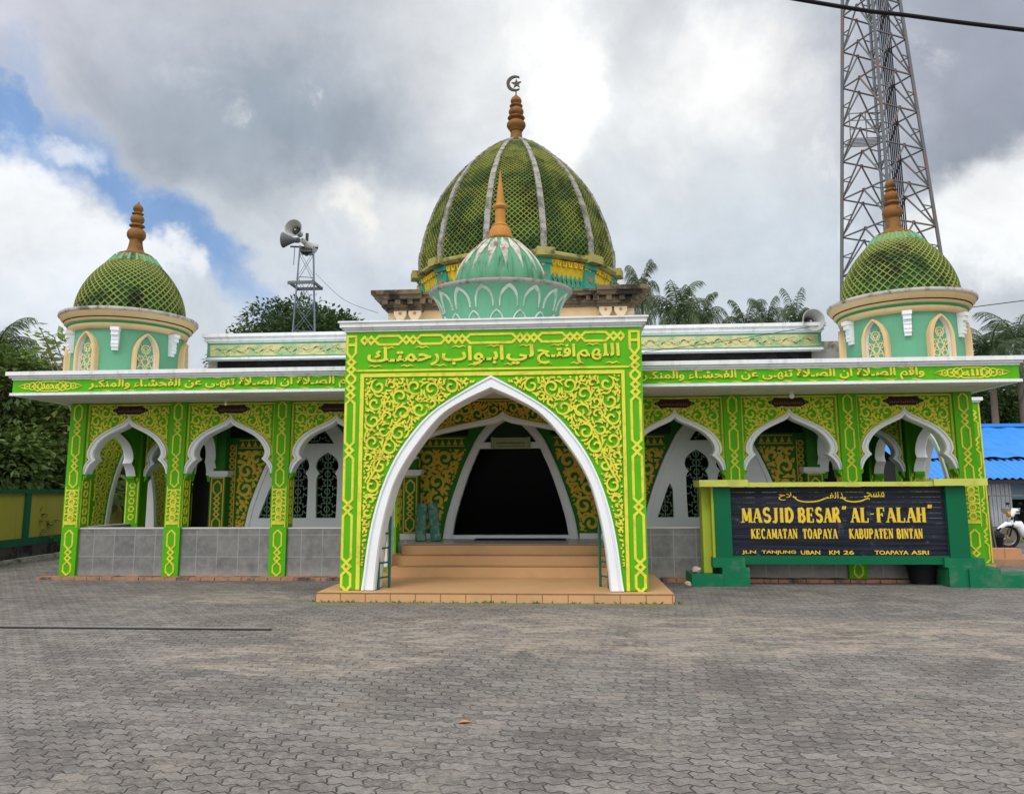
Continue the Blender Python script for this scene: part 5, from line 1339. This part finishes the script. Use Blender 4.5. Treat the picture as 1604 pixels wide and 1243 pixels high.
# ================================================================== MASTS, CABLES
def lattice_mast(name, root, base, w0, w1, h, nb, rz, leg_r, br_r, mat_leg, mat_br, mat_node=None):
    m4 = []; bx, by, bz = base
    def P(k, t):
        a = rz + PI/4 + k*PI/2; r = (w0+(w1-w0)*t)/math.sqrt(2); return Vector((bx+r*math.cos(a), by+r*math.sin(a), bz+h*t))
    for k in range(4):
        m_ = MB(); m_.tube([P(k, 0), P(k, 1)], leg_r, 6, 0, False); part('mast_leg', m_, mat_leg, root)
    m_ = MB(); ts = [1-(1-i/nb)**1.0 for i in range(nb+1)]
    mn = MB()
    for i in range(nb):
        for k in range(4):
            A, B, C_, D_ = P(k, ts[i]), P((k+1) % 4, ts[i]), P(k, ts[i+1]), P((k+1) % 4, ts[i+1])
            M_ = (C_+D_)/2; Q = (A+B)/2
            m_.tube([A, M_], br_r, 5, 0, False); m_.tube([B, M_], br_r, 5, 0, False); m_.tube([C_, D_], br_r, 5, 0, False)
            m_.tube([(A+M_)/2, (A+C_)/2], br_r*.7, 4, 0, False); m_.tube([(B+M_)/2, (B+D_)/2], br_r*.7, 4, 0, False)
            m_.tube([(A+C_)/2, (A+M_)/2*1.0], br_r*.6, 4, 0, False); mn.box(M_.x-.07, M_.x+.07, M_.y-.05, M_.y+.05, M_.z-.10, M_.z+.10)
    part('cross_bracing', m_, mat_br, root)
    if mat_node: part('gusset_plates', mn, mat_node, root)
    return P
TX = at(1392, 420, 46.0)
tel = thing('telecom_mast', 'tall grey steel lattice telecom mast rising behind a corner turret', 'mast', (TX.x, 46, 0))
b0 = at(1394, 400, 46.0); b1 = at(1364, 0, 46.0)
wA = (at(1467, 400, 46).x - at(1321, 400, 46).x)/1.44; wB = (at(1406, 0, 46).x - at(1320, 0, 46).x)/1.47
hA, hB = b0.z, b1.z; Ht = hB + 9; slope = (wB-wA)/(hB-hA)
PT = lattice_mast('telecom_mast', tel, (b0.x, 46, 0), wA - slope*hA, wA + slope*(Ht-hA), Ht, 17, math.radians(26), .105, .056, STEEL, STEEL, REDSTEEL)
m_ = MB(); xc_, yc_ = b0.x, 46
for dx_ in (-.28, .28): m_.tube([(xc_+.1+dx_, yc_, 0), (xc_+.1+dx_, yc_, Ht-1)], .05, 5, 0, False)
z = .4
while z < Ht-1: m_.tube([(xc_-.18, yc_, z), (xc_+.38, yc_, z)], .022, 4, 0, False); z += .42
part('ladder', m_, STEELBLUE, tel)
m_ = MB()
for i in range(6): m_.tube([(xc_+.62+.11*i, yc_+.1, 0), (xc_+.62+.11*i-.1, yc_+.1, Ht-1.5)], .042, 5)
part('feeder_cables', m_, CABLE, tel)
m_ = MB(); zp = at(1345, 205, 46).z; 
for i in range(7): m_.box(xc_-2.3, xc_-.4, yc_-1.3+.19*i, yc_-1.25+.19*i, zp-1.1, zp-1.06)
for x in (xc_-2.3, xc_-1.35, xc_-.4): m_.tube([(x, yc_-1.3, zp-1.08), (x, yc_-1.3, zp+.5)], .035, 4)
for zz in (zp-.5, zp+.05, zp+.5): m_.tube([(xc_-2.3, yc_-1.3, zz), (xc_-.4, yc_-1.3, zz)], .03, 4)
part('rest_platform', m_, STEEL, tel)

hm = thing('loudspeaker_mast', 'small lattice mast with grey horn loudspeakers on top behind the porch roof', 'loudspeaker mast', (at(478, 450, 24).x, 24, 3.8))
t0, t1 = at(477, 396, 24), at(479, 519, 24); hx = (t0.x+t1.x)/2
w1_ = (at(490, 397, 24).x - at(463, 397, 24).x)/1.3; w0_ = w1_ + (at(500, 519, 24).x - at(458, 519, 24).x - w1_*1.3)/1.3*(t0.z-3.8)/(t0.z-t1.z)
m_ = MB(); zb, zt2 = 3.8, t0.z
def PH(k, t):
    a = math.radians(20) + PI/4 + k*PI/2; r = (w0_+(w1_-w0_)*t)/math.sqrt(2); return Vector((hx+r*math.cos(a), 24+r*math.sin(a), zb+(zt2-zb)*t))
for k in range(4):
    q_ = MB(); q_.tube([PH(k, 0), PH(k, 1.03)], .023, 6); part('mast_leg', q_, STEELBLUE, hm)
lv = [0, .28, .52, .68, .84, 1.0]
for a, b in zip(lv[:-1], lv[1:]):
    for k in range(4):
        m_.tube([PH(k, b), PH((k+1) % 4, b)], .014, 5); m_.tube([PH(k, a), PH((k+1) % 4, b)], .010, 4); m_.tube([PH((k+1) % 4, a), PH(k, b)], .010, 4)
part('cross_bracing', m_, STEELBLUE, hm)
m_ = MB(); zpl = at(480, 447, 24).z
for a in (-.42, .38): m_.box(hx-.45, hx+.45, 24+a, 24.06+a, zpl-.05, zpl+.05); m_.box(hx+a, hx+a+.06, 23.64, 24.38, zpl-.04, zpl+.04)
part('rest_platform', m_, STEEL, hm)
h1 = at(469, 366, 24); h2 = at(460, 376, 24); h3 = at(482, 383, 24)
m_ = MB(); horn_mb(m_, (h1.x, 23.8, h1.z), math.radians(182), .05, 1.18); part('horn', m_, [HORN, HORNDK], hm)
m_ = MB(); horn_mb(m_, (h2.x-.05, 24, h2.z), math.radians(-90), .05, 1.05); part('horn', m_, [STEEL, HORNDK], hm)
m_ = MB(); horn_mb(m_, (h3.x, 23.9, h3.z-.02), math.radians(25), -.35, 1.0); part('horn', m_, [HORN, HORNDK], hm)
m_ = MB(); m_.tube([(hx, 24, zt2-.1), (hx, 24, h1.z)], .05, 8); m_.tube([(h2.x-.1, 24, h2.z-.22), (h3.x+.35, 24, h3.z-.12)], .03, 6); m_.box(hx-.16, hx+.20, 23.85, 24.15, zt2-.02, zt2+.12); m_.tube([(h2.x+.05, 24, h2.z-.2), (h2.x+.03, 24, h2.z-.85)], .012, 4)
part('head_bracket', m_, HORNDK, hm)

def cable(pts, r, label, name='power_cable'):
    m_ = MB(); m_.tube(catmull(pts, 8), r, 7); tag(part(name, m_, CABLE), label, 'cable')
pA, pB = at(1255, 0, 9.0), at(1604, 47, 9.0); d_ = pB-pA
cable([tuple(pA-d_*2.2+Vector((0,0,.30))), tuple(pA), tuple(pA+d_*.5-Vector((0,0,.015))), tuple(pB), tuple(pB+d_*1.5+Vector((0,0,.1)))], .026, 'thick black cable crossing the sky in front of the telecom mast')
pA, pB = at(1500, 484, 22), at(1640, 466, 22); d_ = pB-pA
cable([tuple(pA-d_*.2), tuple(pA), tuple(pB), tuple(pB+d_*2)], .012, 'thin grey wire running from the turret cornice into the sky', 'service_wire')
pA, pB = at(494, 428, 24), at(592, 490, 20); cable([tuple(pA), tuple((pA*.5+pB*.5)-Vector((0,0,.25))), tuple(pB)], .006, 'hair thin guy wire from the loudspeaker mast to the central tower', 'guy_wire')
pA, pB = at(1010, 551, 15.35), at(1268, 512, 15.3); cable([tuple(pA), tuple((pA+pB)/2-Vector((0,0,.03))), tuple(pB)], .006, 'thin wire slung across the vine patterned upper fascia to the horn loudspeaker', 'speaker_wire')

# ================================================================== BOUNDARY WALL ON THE LEFT
bw = thing('boundary_wall', 'yellow boundary wall with green coping and pillars under the trees', 'wall', (-13.2, 18, 0))
d_ = Vector((-.029, .216, 0)).normalized()*1.0; base_ = Vector((-12.78, 16.79, 0)); Fw = Frame(base_, (-d_).to_tuple(), (0,0,1))   # faces the yard
Fw = Frame(base_, tuple(d_), (0, 0, 1))
YWALL = mat('wall_yellow_paint', (.36, .33, .055), .7, .12, 1.5, streak=.25, dirt=(.14, .14, .05)); WGREEN = mat('wall_green_paint', (.010, .10, .050), .6, .15, 2, streak=.3, dirt=(.01, .03, .02))
WBASE = mat('mouldy_wall_foot', (.075, .07, .075), .9, .3, 2, alt=(.02, .02, .022), alt_scale=2.5, streak=.5)
m_ = MB(); m_.fbox(Fw, -14, 14, .0, .37, -.20, 0, 0); part('wall_foot', m_, WBASE, bw)
m_ = MB(); m_.fbox(Fw, -14, 14, .55, 1.60, -.16, -.03); part('wall_panel', m_, YWALL, bw)
m_ = MB(); m_.fbox(Fw, -14, 14, 1.60, 1.70, -.20, .03); m_.fbox(Fw, -14, 14, .37, .55, -.2, .01)
part('wall_coping', m_, WGREEN, bw)
for u in (-10.7, -8.0, -5.3, -2.6, .92, 3.6, 6.3, 9):
    m_ = MB(); m_.fbox(Fw, u-.11, u+.11, .55, 1.60, -.18, .015); part('wall_pillar', m_, WGREEN, bw)
m_ = MB(); m_.fbox(Fw, -14, 14, 0.002, .10, .003, .12); tag(part('wall_kerb', m_, STONEGREY), kind='structure')

# ================================================================== BLUE ROOFED BUILDING ON THE RIGHT
BLUE = mat('blue_metal_roof', (.045, .24, .68), .45, .08, 1.0, dirt=(.03, .12, .35), dirt_amt=.3, dirt_scale=1.5)
bh = thing('blue_roofed_shed', 'low shed with bright blue corrugated roof and white metal sheet front', 'shed', (18, 27, 0))
def corr(m_, x0, x1, y0, z0, y1, z1, pitch=.22, amp=.022):
    n_ = int((x1-x0)/pitch*4); vs = []
    for i in range(n_+1):
        x = x0+(x1-x0)*i/n_; o_ = amp*(1 if i % 4 in (0, 1) else -1)
        vs += [(x, y0, z0+o_), (x, y1, z1+o_)]
    m_.add(vs, [(2*i, 2*i+2, 2*i+3, 2*i+1) for i in range(n_)])
e0, e1, e2 = at(1560, 749, 24.5), at(1560, 719, 26.0), at(1560, 668, 29.0)
m_ = MB(); corr(m_, 10.6, 26, 24.5, e0.z, 26.0, e1.z); part('porch_roof', m_, BLUE, bh)
m_ = MB(); corr(m_, 10.6, 26, 25.9, e1.z+.06, 29.0, e2.z, .75, .02); m_.box(10.5, 26.1, 28.85, 29.2, e2.z-.02, e2.z+.10); part('main_roof', m_, BLUE, bh)
m_ = MB(); corr(m_, 10.6, 26, 33, e1.z, 29.15, e2.z, .75, .02); part('rear_roof', m_, BLUE, bh)
m_ = MB(); m_.box(10.6, 26, 24.52, 24.6, e0.z-.16, e0.z-.04); m_.box(10.6, 26, 25.9, 26, e1.z-.15, e1.z-.02)
for x in (12.0, 14.6, 17.5, 20.5, 23.5): m_.box(x-.06, x+.06, 24.6, 24.72, 0, e0.z-.12)
part('roof_frame', m_, mat('dark_timber', (.03, .03, .032), .7, .2), bh)
m_ = MB(); n_ = 40; xa, xb = 11.2, at(1583, 760, 25.2).x
zt3 = e0.z-.12
for i in range(n_):
    x = xa+(xb-xa)*i/n_; m_.box(x, x+(xb-xa)/n_-.012, 25.20-(.015 if i % 2 else 0), 25.24, .45, zt3-.02)
part('sheet_metal_front', m_, mat('white_sheet_metal', (.60, .64, .70), .45, .06), bh)
m_ = MB(); m_.box(10.8, 26, 28.6, 28.75, 0, e1.z+.4); m_.box(10.8, 10.95, 25.3, 28.6, 0, e1.z); m_.box(25.8, 26, 25.3, 28.6, 0, e1.z); part('rear_wall', m_, mat('shed_wall_dark', (.045, .045, .05), .8, .2), bh)
m_ = MB(); m_.box(xb, 26, 25.2, 25.28, 1.28, zt3); part('blue_grey_fascia_board', m_, mat('blue_grey_board', (.19, .30, .36), .6, .1), bh)
m_ = MB(); m_.box(10.8, 26, 25.22, 25.34, 0, .50); part('low_wall', m_, mat('low_wall_ochre', (.30, .25, .15), .8, .2, 2), bh)
# bench with a pale tray beside the sheet front
tb = thing('work_table', 'narrow metal table with a white tub standing against the shed', 'table', (12.0, 24.4, 0))
q0 = at(1572, 798, 24.2)
m_ = MB(); m_.box(q0.x-.45, q0.x+1.7, 24.1, 24.6, 1.38, 1.42); part('table_top', m_, STEEL, tb)
for x in (q0.x-.4, q0.x+1.65):
    m_ = MB(); m_.tube([(x, 24.2, 0), (x, 24.2, 1.38)], .025, 6); part('leg', m_, STEEL, tb)
m_ = MB(); m_.lathe([(.17,.86),(.23,.87),(.25,1.02),(.27,1.03),(.24,1.03)], (q0.x+.25, 24.3, 0), 20); m_.tube([(q0.x-.0, 24.3, .88), (q0.x+.5, 24.3, .88)], .02, 6)
part('tub', m_, WHITE, tb)

# ---- motorbike in front of the shed
mk = at(1580, 850, 22.5)
mkx, mky = mk.x, 22.5
bike = thing('motorbike', 'parked underbone motorbike with white front fairing beside the shed', 'motorbike', (mkx+.5, mky, 0))
def wheel(x, nm):
    m_ = MB(); R_ = .29; pts = [(x+R_*math.cos(t), mky, .30+R_*math.sin(t)) for t in np.linspace(0, 2*PI, 29)]; m_.tube(pts, .042, 8); o = part('wheel', m_, CABLE, bike)
    m_ = MB(); pts = [(x+.235*math.cos(t), mky, .30+.235*math.sin(t)) for t in np.linspace(0, 2*PI, 25)]; m_.tube(pts, .016, 6)
    for k in range(10): m_.tube([(x, mky, .30), (x+.23*math.cos(k*PI/5), mky, .30+.23*math.sin(k*PI/5))], .007, 4)
    m_.tube([(x, mky-.06, .30), (x, mky+.06, .30)], .05, 10); part('rim', m_, SILVER, o)
wheel(mkx-.02, 0); wheel(mkx+1.18, 1)
m_ = MB(); m_.tube([(mkx, mky-.07, .30), (mkx+.24, mky-.07, .92)], .025, 6); m_.tube([(mkx, mky+.07, .30), (mkx+.24, mky+.07, .92)], .025, 6)
m_.tube([(mkx+.22, mky, .86), (mkx+.40, mky, .45), (mkx+.80, mky, .42), (mkx+1.18, mky, .30)], .05, 8); m_.tube([(mkx+.62, mky-.05, .30), (mkx+1.35, mky-.12, .34)], .045, 8)
m_.box(mkx+.45, mkx+.78, mky-.12, mky+.12, .22, .44); part('frame', m_, CABLE, bike)
m_ = MB(); m_.tube([(mkx+.10, mky, .66), (mkx+.30, mky, .62), (mkx+.42, mky, .38), (mkx+.50, mky, .28)], [.09,.13,.13,.05], 10); m_.tube([(mkx-.26, mky, .50), (mkx-.02, mky, .64), (mkx+.18, mky, .62)], [.03,.07,.05], 8); m_.tube([(mkx+.14, mky, .84), (mkx+.24, mky, 1.0), (mkx+.32, mky, 1.0)], [.05,.10,.05], 10)
part('fairing', m_, WHITE, bike)
m_ = MB(); m_.tube([(mkx+.55, mky, .72), (mkx+.80, mky, .76), (mkx+1.30, mky, .80)], [.09,.12,.09], 10); part('seat', m_, CABLE, bike)
m_ = MB(); m_.tube([(mkx+.78, mky, .60), (mkx+1.1, mky, .62), (mkx+1.42, mky, .72)], [.12,.12,.05], 10); part('rear_cowl', m_, WHITE, bike)
m_ = MB(); m_.tube([(mkx+.34, mky-.33, 1.0), (mkx+.24, mky-.12, .98), (mkx+.24, mky+.12, .98), (mkx+.34, mky+.33, 1.0)], .016, 6)
for s_ in (-1, 1): m_.tube([(mkx+.28, mky+s_*.22, .98), (mkx+.24, mky+s_*.30, 1.16)], .008, 5); m_.tube([(mkx+.24, mky+s_*.30, 1.16), (mkx+.235, mky+s_*.31, 1.22)], .045, 8)
part('handlebar', m_, CABLE, bike)
m_ = MB(); m_.lathe([(.005,.0),(.06,.01),(.085,.05),(.07,.10)], (0, 0, 0), 14); m_.v = [(mkx+.11-c*.8, mky+a, .90+b) for a, b, c in m_.v]; part('headlight', m_, mat('amber_lens', (.45, .22, .03), .2), bike)

# bamboo poles and bricks between the mosque and the shed
for i, (xa_, xb_) in enumerate(((1541, 1557), (1546, 1562))):
    a = at(xa_, 778+8*i, 18.6); b = at(xb_, 868, 18.4); b.z = max(b.z, 0)
    m_ = MB(); m_.tube([tuple(b), tuple(a)], .022, 6)
    tag(part('leaning_pole', m_, mat('pole_grey', (.10, .10, .11), .7) if i == 0 else bpy.data.materials['pole_grey']), ('grey pole leaning by the side portal, closest to the green pillar', 'grey pole leaning by the side portal, nearer the motorbike')[i], 'pole')
bs = thing('rubbish_bin', 'black bin standing between the side portal and the motorbike', 'bin', (at(1560, 850, 19).x, 19, 0))
bx = at(1558, 850, 19).x
m_ = MB(); m_.lathe([(.15,0),(.19,.48),(.205,.49),(.205,.53),(.17,.53)], (bx, 19, 0), 18); part('bin_body', m_, BLACK, bs); m_ = MB(); m_.lathe([(.21,.53),(.21,.56),(.12,.62),(.03,.63)], (bx, 19, 0), 18); part('bin_lid', m_, CABLE, bs)
st_ = thing('brick_step', 'orange brick step on a low slab between the signboard and the motorbike', 'step', (9.3, 17.6, 0))
q = at(1542, 872, 17.4); 
m_ = MB()
for i in range(2): m_.box(8.92+.35*i, 8.92+.35*i+.34, 17.4, 17.7, .13, .34)
part('step_bricks', m_, mat('orange_brick', (.48, .25, .14), .8, .15, 6), st_)
m_ = MB(); m_.box(8.7, 14, 17.2, 18.6, 0, .13); part('step_slab', m_, mat('slab_terracotta', (.34, .20, .13), .85, .2, 3, dirt=(.16, .13, .11), dirt_amt=.5, dirt_scale=2), st_)

# ================================================================== TREES
def crown(seed, clumps, leaf, per, flat=.8, droop=.35):
    r = random.Random(seed); m_ = MB()
    for (cx_, cy_, cz_, R_) in clumps:
        n_ = int(per*R_*R_)
        for _ in range(n_):
            a = r.uniform(0, 2*PI); u = r.uniform(-1, 1); q = R_*(.55+.50*r.random()**.5)*r.uniform(.85, 1.12)
            s_ = math.sqrt(1-u*u); p = Vector((cx_+q*s_*math.cos(a), cy_+q*s_*math.sin(a), cz_+q*u*flat))
            d = Vector((math.cos(a)*s_, math.sin(a)*s_, u*.6 - droop + r.uniform(-.5,.5))) + Vector((r.uniform(-.7,.7), r.uniform(-.7,.7), 0)); d.normalize()
            sd_ = d.cross(Vector((r.uniform(-.5,.5), r.uniform(-.5,.5), 1))).normalized(); L = leaf*r.uniform(.7, 1.35); wv = L*.30
            up_ = sd_.cross(d)*L*.10
            b = len(m_.v); m_.v += [tuple(p), tuple(p+d*L*.45+sd_*wv+up_), tuple(p+d*L), tuple(p+d*L*.45-sd_*wv+up_)]
            m_.f += [(b, b+1, b+2), (b, b+2, b+3)]; m_.m += [0, 0]; m_.sm += [False, False]
    return m_
def limbs(seed, clumps, h0, r0):
    r = random.Random(seed); m_ = MB(); top = Vector((r.uniform(-.3,.3), r.uniform(-.3,.3), h0))
    m_.tube([(0,0,-.1), (r.uniform(-.1,.1), r.uniform(-.1,.1), h0*.5), tuple(top)], [r0*1.25, r0*.95, r0*.75], 9)
    for c in clumps:
        e = Vector(c[:3]); mid = top.lerp(e, .5) + Vector((0,0,-.15*c[3])); m_.tube([tuple(top), tuple(mid), tuple(e)], [r0*.55, r0*.33, r0*.10], 6)
    return m_
def make_kind(seed, H_, Wd, leaf, per, lm, nclump, low=.35):
    r = random.Random(seed); cl_ = []
    for i in range(nclump):
        a = 2*PI*i/nclump*2.4 + r.uniform(-.5,.5); z = H_*(low + (1-low)*(i+.5)/nclump) ; q = Wd*.5*(1 - .55*max(0, (z/H_-.55)/.45)**1.5)*r.uniform(.45, .95)
        cl_.append((q*math.cos(a), q*math.sin(a), z - .08*H_, Wd*r.uniform(.17, .27)))
    return (crown(seed, cl_, leaf, per).mesh('foliage', lm), limbs(seed+1, cl_, H_*low*.9, .035*H_).mesh('trunk', BARK))
KA = make_kind(21, 7.5, 6.6, .24, 480, LEAF, 17, .20); KB = make_kind(33, 8.5, 7.6, .22, 480, LEAFD, 19, .24); KC = make_kind(47, 6.5, 5.2, .28, 340, LEAFY, 13, .22)
KM = make_kind(58, 9.0, 8.4, .22, 560, LEAFD, 38, .42)
def tree(kind, x, y, s_, rz, label, name='broadleaf_tree', group=None, zs_=1.0):
    t = thing(name, label, 'tree', (x, y, 0), group); 
    for me in kind:
        o = bpy.data.objects.new(me.name, me); COL.objects.link(o); o.parent = t
    t.rotation_euler = (0, 0, rz); t.scale = (s_, s_, s_*zs_)
TG = 'trees crowding behind the left boundary wall'
tree(KA, -16.2, 18.6, .74, .3, 'dark leafy tree hanging over the yellow boundary wall beside the porch corner', group=TG)
tree(KB, -17.8, 23.6, .72, 1.9, 'tall dense tree standing behind the tree that overhangs the yellow wall', group=TG)
tree(KC, -14.9, 21.6, .90, 4.0, 'lighter green tree whose crown shows beside the turret drum and over the yellow wall', group=TG)
tree(KA, -18.5, 31.0, .95, 3.3, 'tree deep behind the boundary wall seen through the gaps', group=TG)
mg = at(455, 500, 34)
tree(KM, mg.x+.55, 34, .90, .8, 'round dark mango-like tree rising behind the loudspeaker mast', 'dense_tree', zs_=1.22)
tree(KM, mg.x+2.6, 35, .98, 2.8, 'dark tree tucked between the loudspeaker mast and the central tower', 'dense_tree')
tree(KB, 17.2, 36.0, .86, .6, 'dark tree above the blue roof at the right edge', group='trees behind the blue roofed shed')
tree(KA, 20.8, 37.0, .95, 2.4, 'second dark tree behind the blue roof, partly out of frame', group='trees behind the blue roofed shed')
# bare sprouting twigs by the left turret
tw = thing('slender_sapling', 'slender sapling with a few broad leaves beside the turret over the boundary wall', 'sapling', (-10.9, 17.6, 0))
m_ = MB(); lf = MB(); r8 = random.Random(3)
for (px_, py_) in ((62, 512), (85, 528), (70, 550)):
    e = at(px_, py_, 17.6); m_.tube([(-10.9, 17.6, 0), (-10.9+(e.x+10.9)*.4, 17.6, e.z*.6), tuple(e)], [.05,.03,.012], 5)
    for k in range(11):
        a = r8.uniform(0, 2*PI); p = e + Vector((r8.uniform(-.22,.22), r8.uniform(-.25,.25), r8.uniform(-.25,.12))); d = Vector((math.cos(a), math.sin(a), r8.uniform(-.7,.1))).normalized(); s2 = d.cross(Vector((0,0,1))).normalized(); L = r8.uniform(.16,.30)
        lf.add([p, p+d*L*.5+s2*L*.32, p+d*L, p+d*L*.5-s2*L*.32], [(0,1,2,3)])
part('stem', m_, BARK, tw); part('foliage', lf, LEAFY, tw)

def palm_meshes(seed, H_, nf, L):
    r = random.Random(seed); t = MB(); n_ = 9
    lean = (r.uniform(-.3,.3), r.uniform(-.3,.3)); pts = [(lean[0]*(i/n_)**2, lean[1]*(i/n_)**2, H_*i/n_ - .05*(i == 0)) for i in range(n_+1)]
    t.tube(pts, [.20-.08*i/n_ for i in range(n_+1)], 9)
    f = MB(); top = Vector(pts[-1])
    for k in range(nf):
        a = k*2.4 + r.uniform(-.25,.25); up = 1.35 - 1.75*(k/nf) + r.uniform(-.15,.15); Lk = L*r.uniform(.8, 1.1); P = []; cur = top.copy(); el = up; ns = 12
        for i in range(ns+1):
            P.append(cur.copy()); cur = cur + Vector((math.cos(a)*math.cos(el), math.sin(a)*math.cos(el), math.sin(el)))*(Lk/ns); el -= (.10 + .10*i/ns)*(1.0 + .25*(1-abs(up)))
        f.tube([tuple(p) for p in P], [.030-.024*i/ns for i in range(ns+1)], 4)
        for i in range(1, ns):
            for sub in (0, .33, .66):
                p = P[i].lerp(P[i+1], sub); d = (P[i+1]-P[i]).normalized(); sd_ = d.cross(Vector((0,0,1)))
                if sd_.length < .05: sd_ = Vector((math.sin(a), -math.cos(a), 0))
                sd_.normalize(); ll = .74*L/2.6*math.sin(PI*(.10+.85*(i+sub)/ns))**.6*r.uniform(.8, 1.15)
                for sg in (-1, 1):
                    dd = (sd_*sg*.75 + d*.65 + Vector((0,0,-.45 + r.uniform(-.2,.15)))).normalized(); q = p + dd*ll*.55; e = p + dd*ll + Vector((0,0,-.22*ll)); wv = d*.015*L/2.6*1.5
                    f.add([p-wv*.6, p+wv*.6, q+wv, q-wv, e], [(0,1,2,3),(3,2,4)])
    return (f.mesh('fronds', PALMLEAF), t.mesh('trunk', BARK))
PA, PB, PC = palm_meshes(1, 7.6, 24, 2.6), palm_meshes(2, 7.4, 20, 2.3), palm_meshes(3, 7.8, 26, 2.5)
def palm(kind, px_, py_, Y, hk, s_, rz, label, group='coconut palms behind the mosque roof'):
    p = at(px_, py_, Y); k = p.z/hk
    tree(kind, p.x, Y, s_, rz, label, 'coconut_palm', group, k/s_)
palm(PA, 1010, 468, 38, 7.6, .50, .3, 'highest coconut palm whose crown peeks just above the tower cornice')
palm(PC, 1062, 500, 33, 7.8, .74, 1.7, 'large coconut palm with drooping fronds beside the central tower cornice')
palm(PB, 1098, 508, 36, 7.4, .62, 4.0, 'thin coconut palm with ragged fronds next to the large drooping one')
palm(PB, 1170, 514, 35, 7.4, .58, .9, 'coconut palm standing alone halfway between the central tower and the horn loudspeaker')
palm(PA, 1198, 518, 37, 7.6, .46, 2.9, 'small coconut palm whose fronds touch its lone neighbour above the vine fascia')
palm(PC, 1248, 514, 34, 7.8, .46, 5.0, 'short coconut palm directly behind the horn loudspeaker')
palm(PC, 1548, 556, 30, 7.8, .82, 2.0, 'coconut palm emerging close behind the turret near the telecom mast', 'coconut palms at the right edge')
palm(PB, 1592, 538, 33, 7.4, .95, 3.5, 'coconut palm at the right edge above the roof end', 'coconut palms at the right edge')
palm(PA, 6, 548, 22, 7.6, .62, 1.4, 'coconut palm at the left edge with arching fronds among the trees', 'palm at the left edge')
# fallen leaf on the paving
p = Vector((-.75, 5.6, .004)); m_ = MB(); m_.add([p+Vector((-.05,-.02,0)), p+Vector((0,-.03,.012)), p+Vector((.06,.0,.004)), p+Vector((.0,.03,.010))], [(0,1,2,3)]); m_.add([p+Vector((.05,-.005,.004)), p+Vector((.09,-.003,.003)), p+Vector((.09,.003,.003)), p+Vector((.05,.005,.004))], [(0,1,2,3)])
tag(part('dry_leaf', m_, mat('orange_dry_leaf', (.50, .20, .08), .7)), 'small orange dry leaf lying on the paving in the foreground', 'leaf')
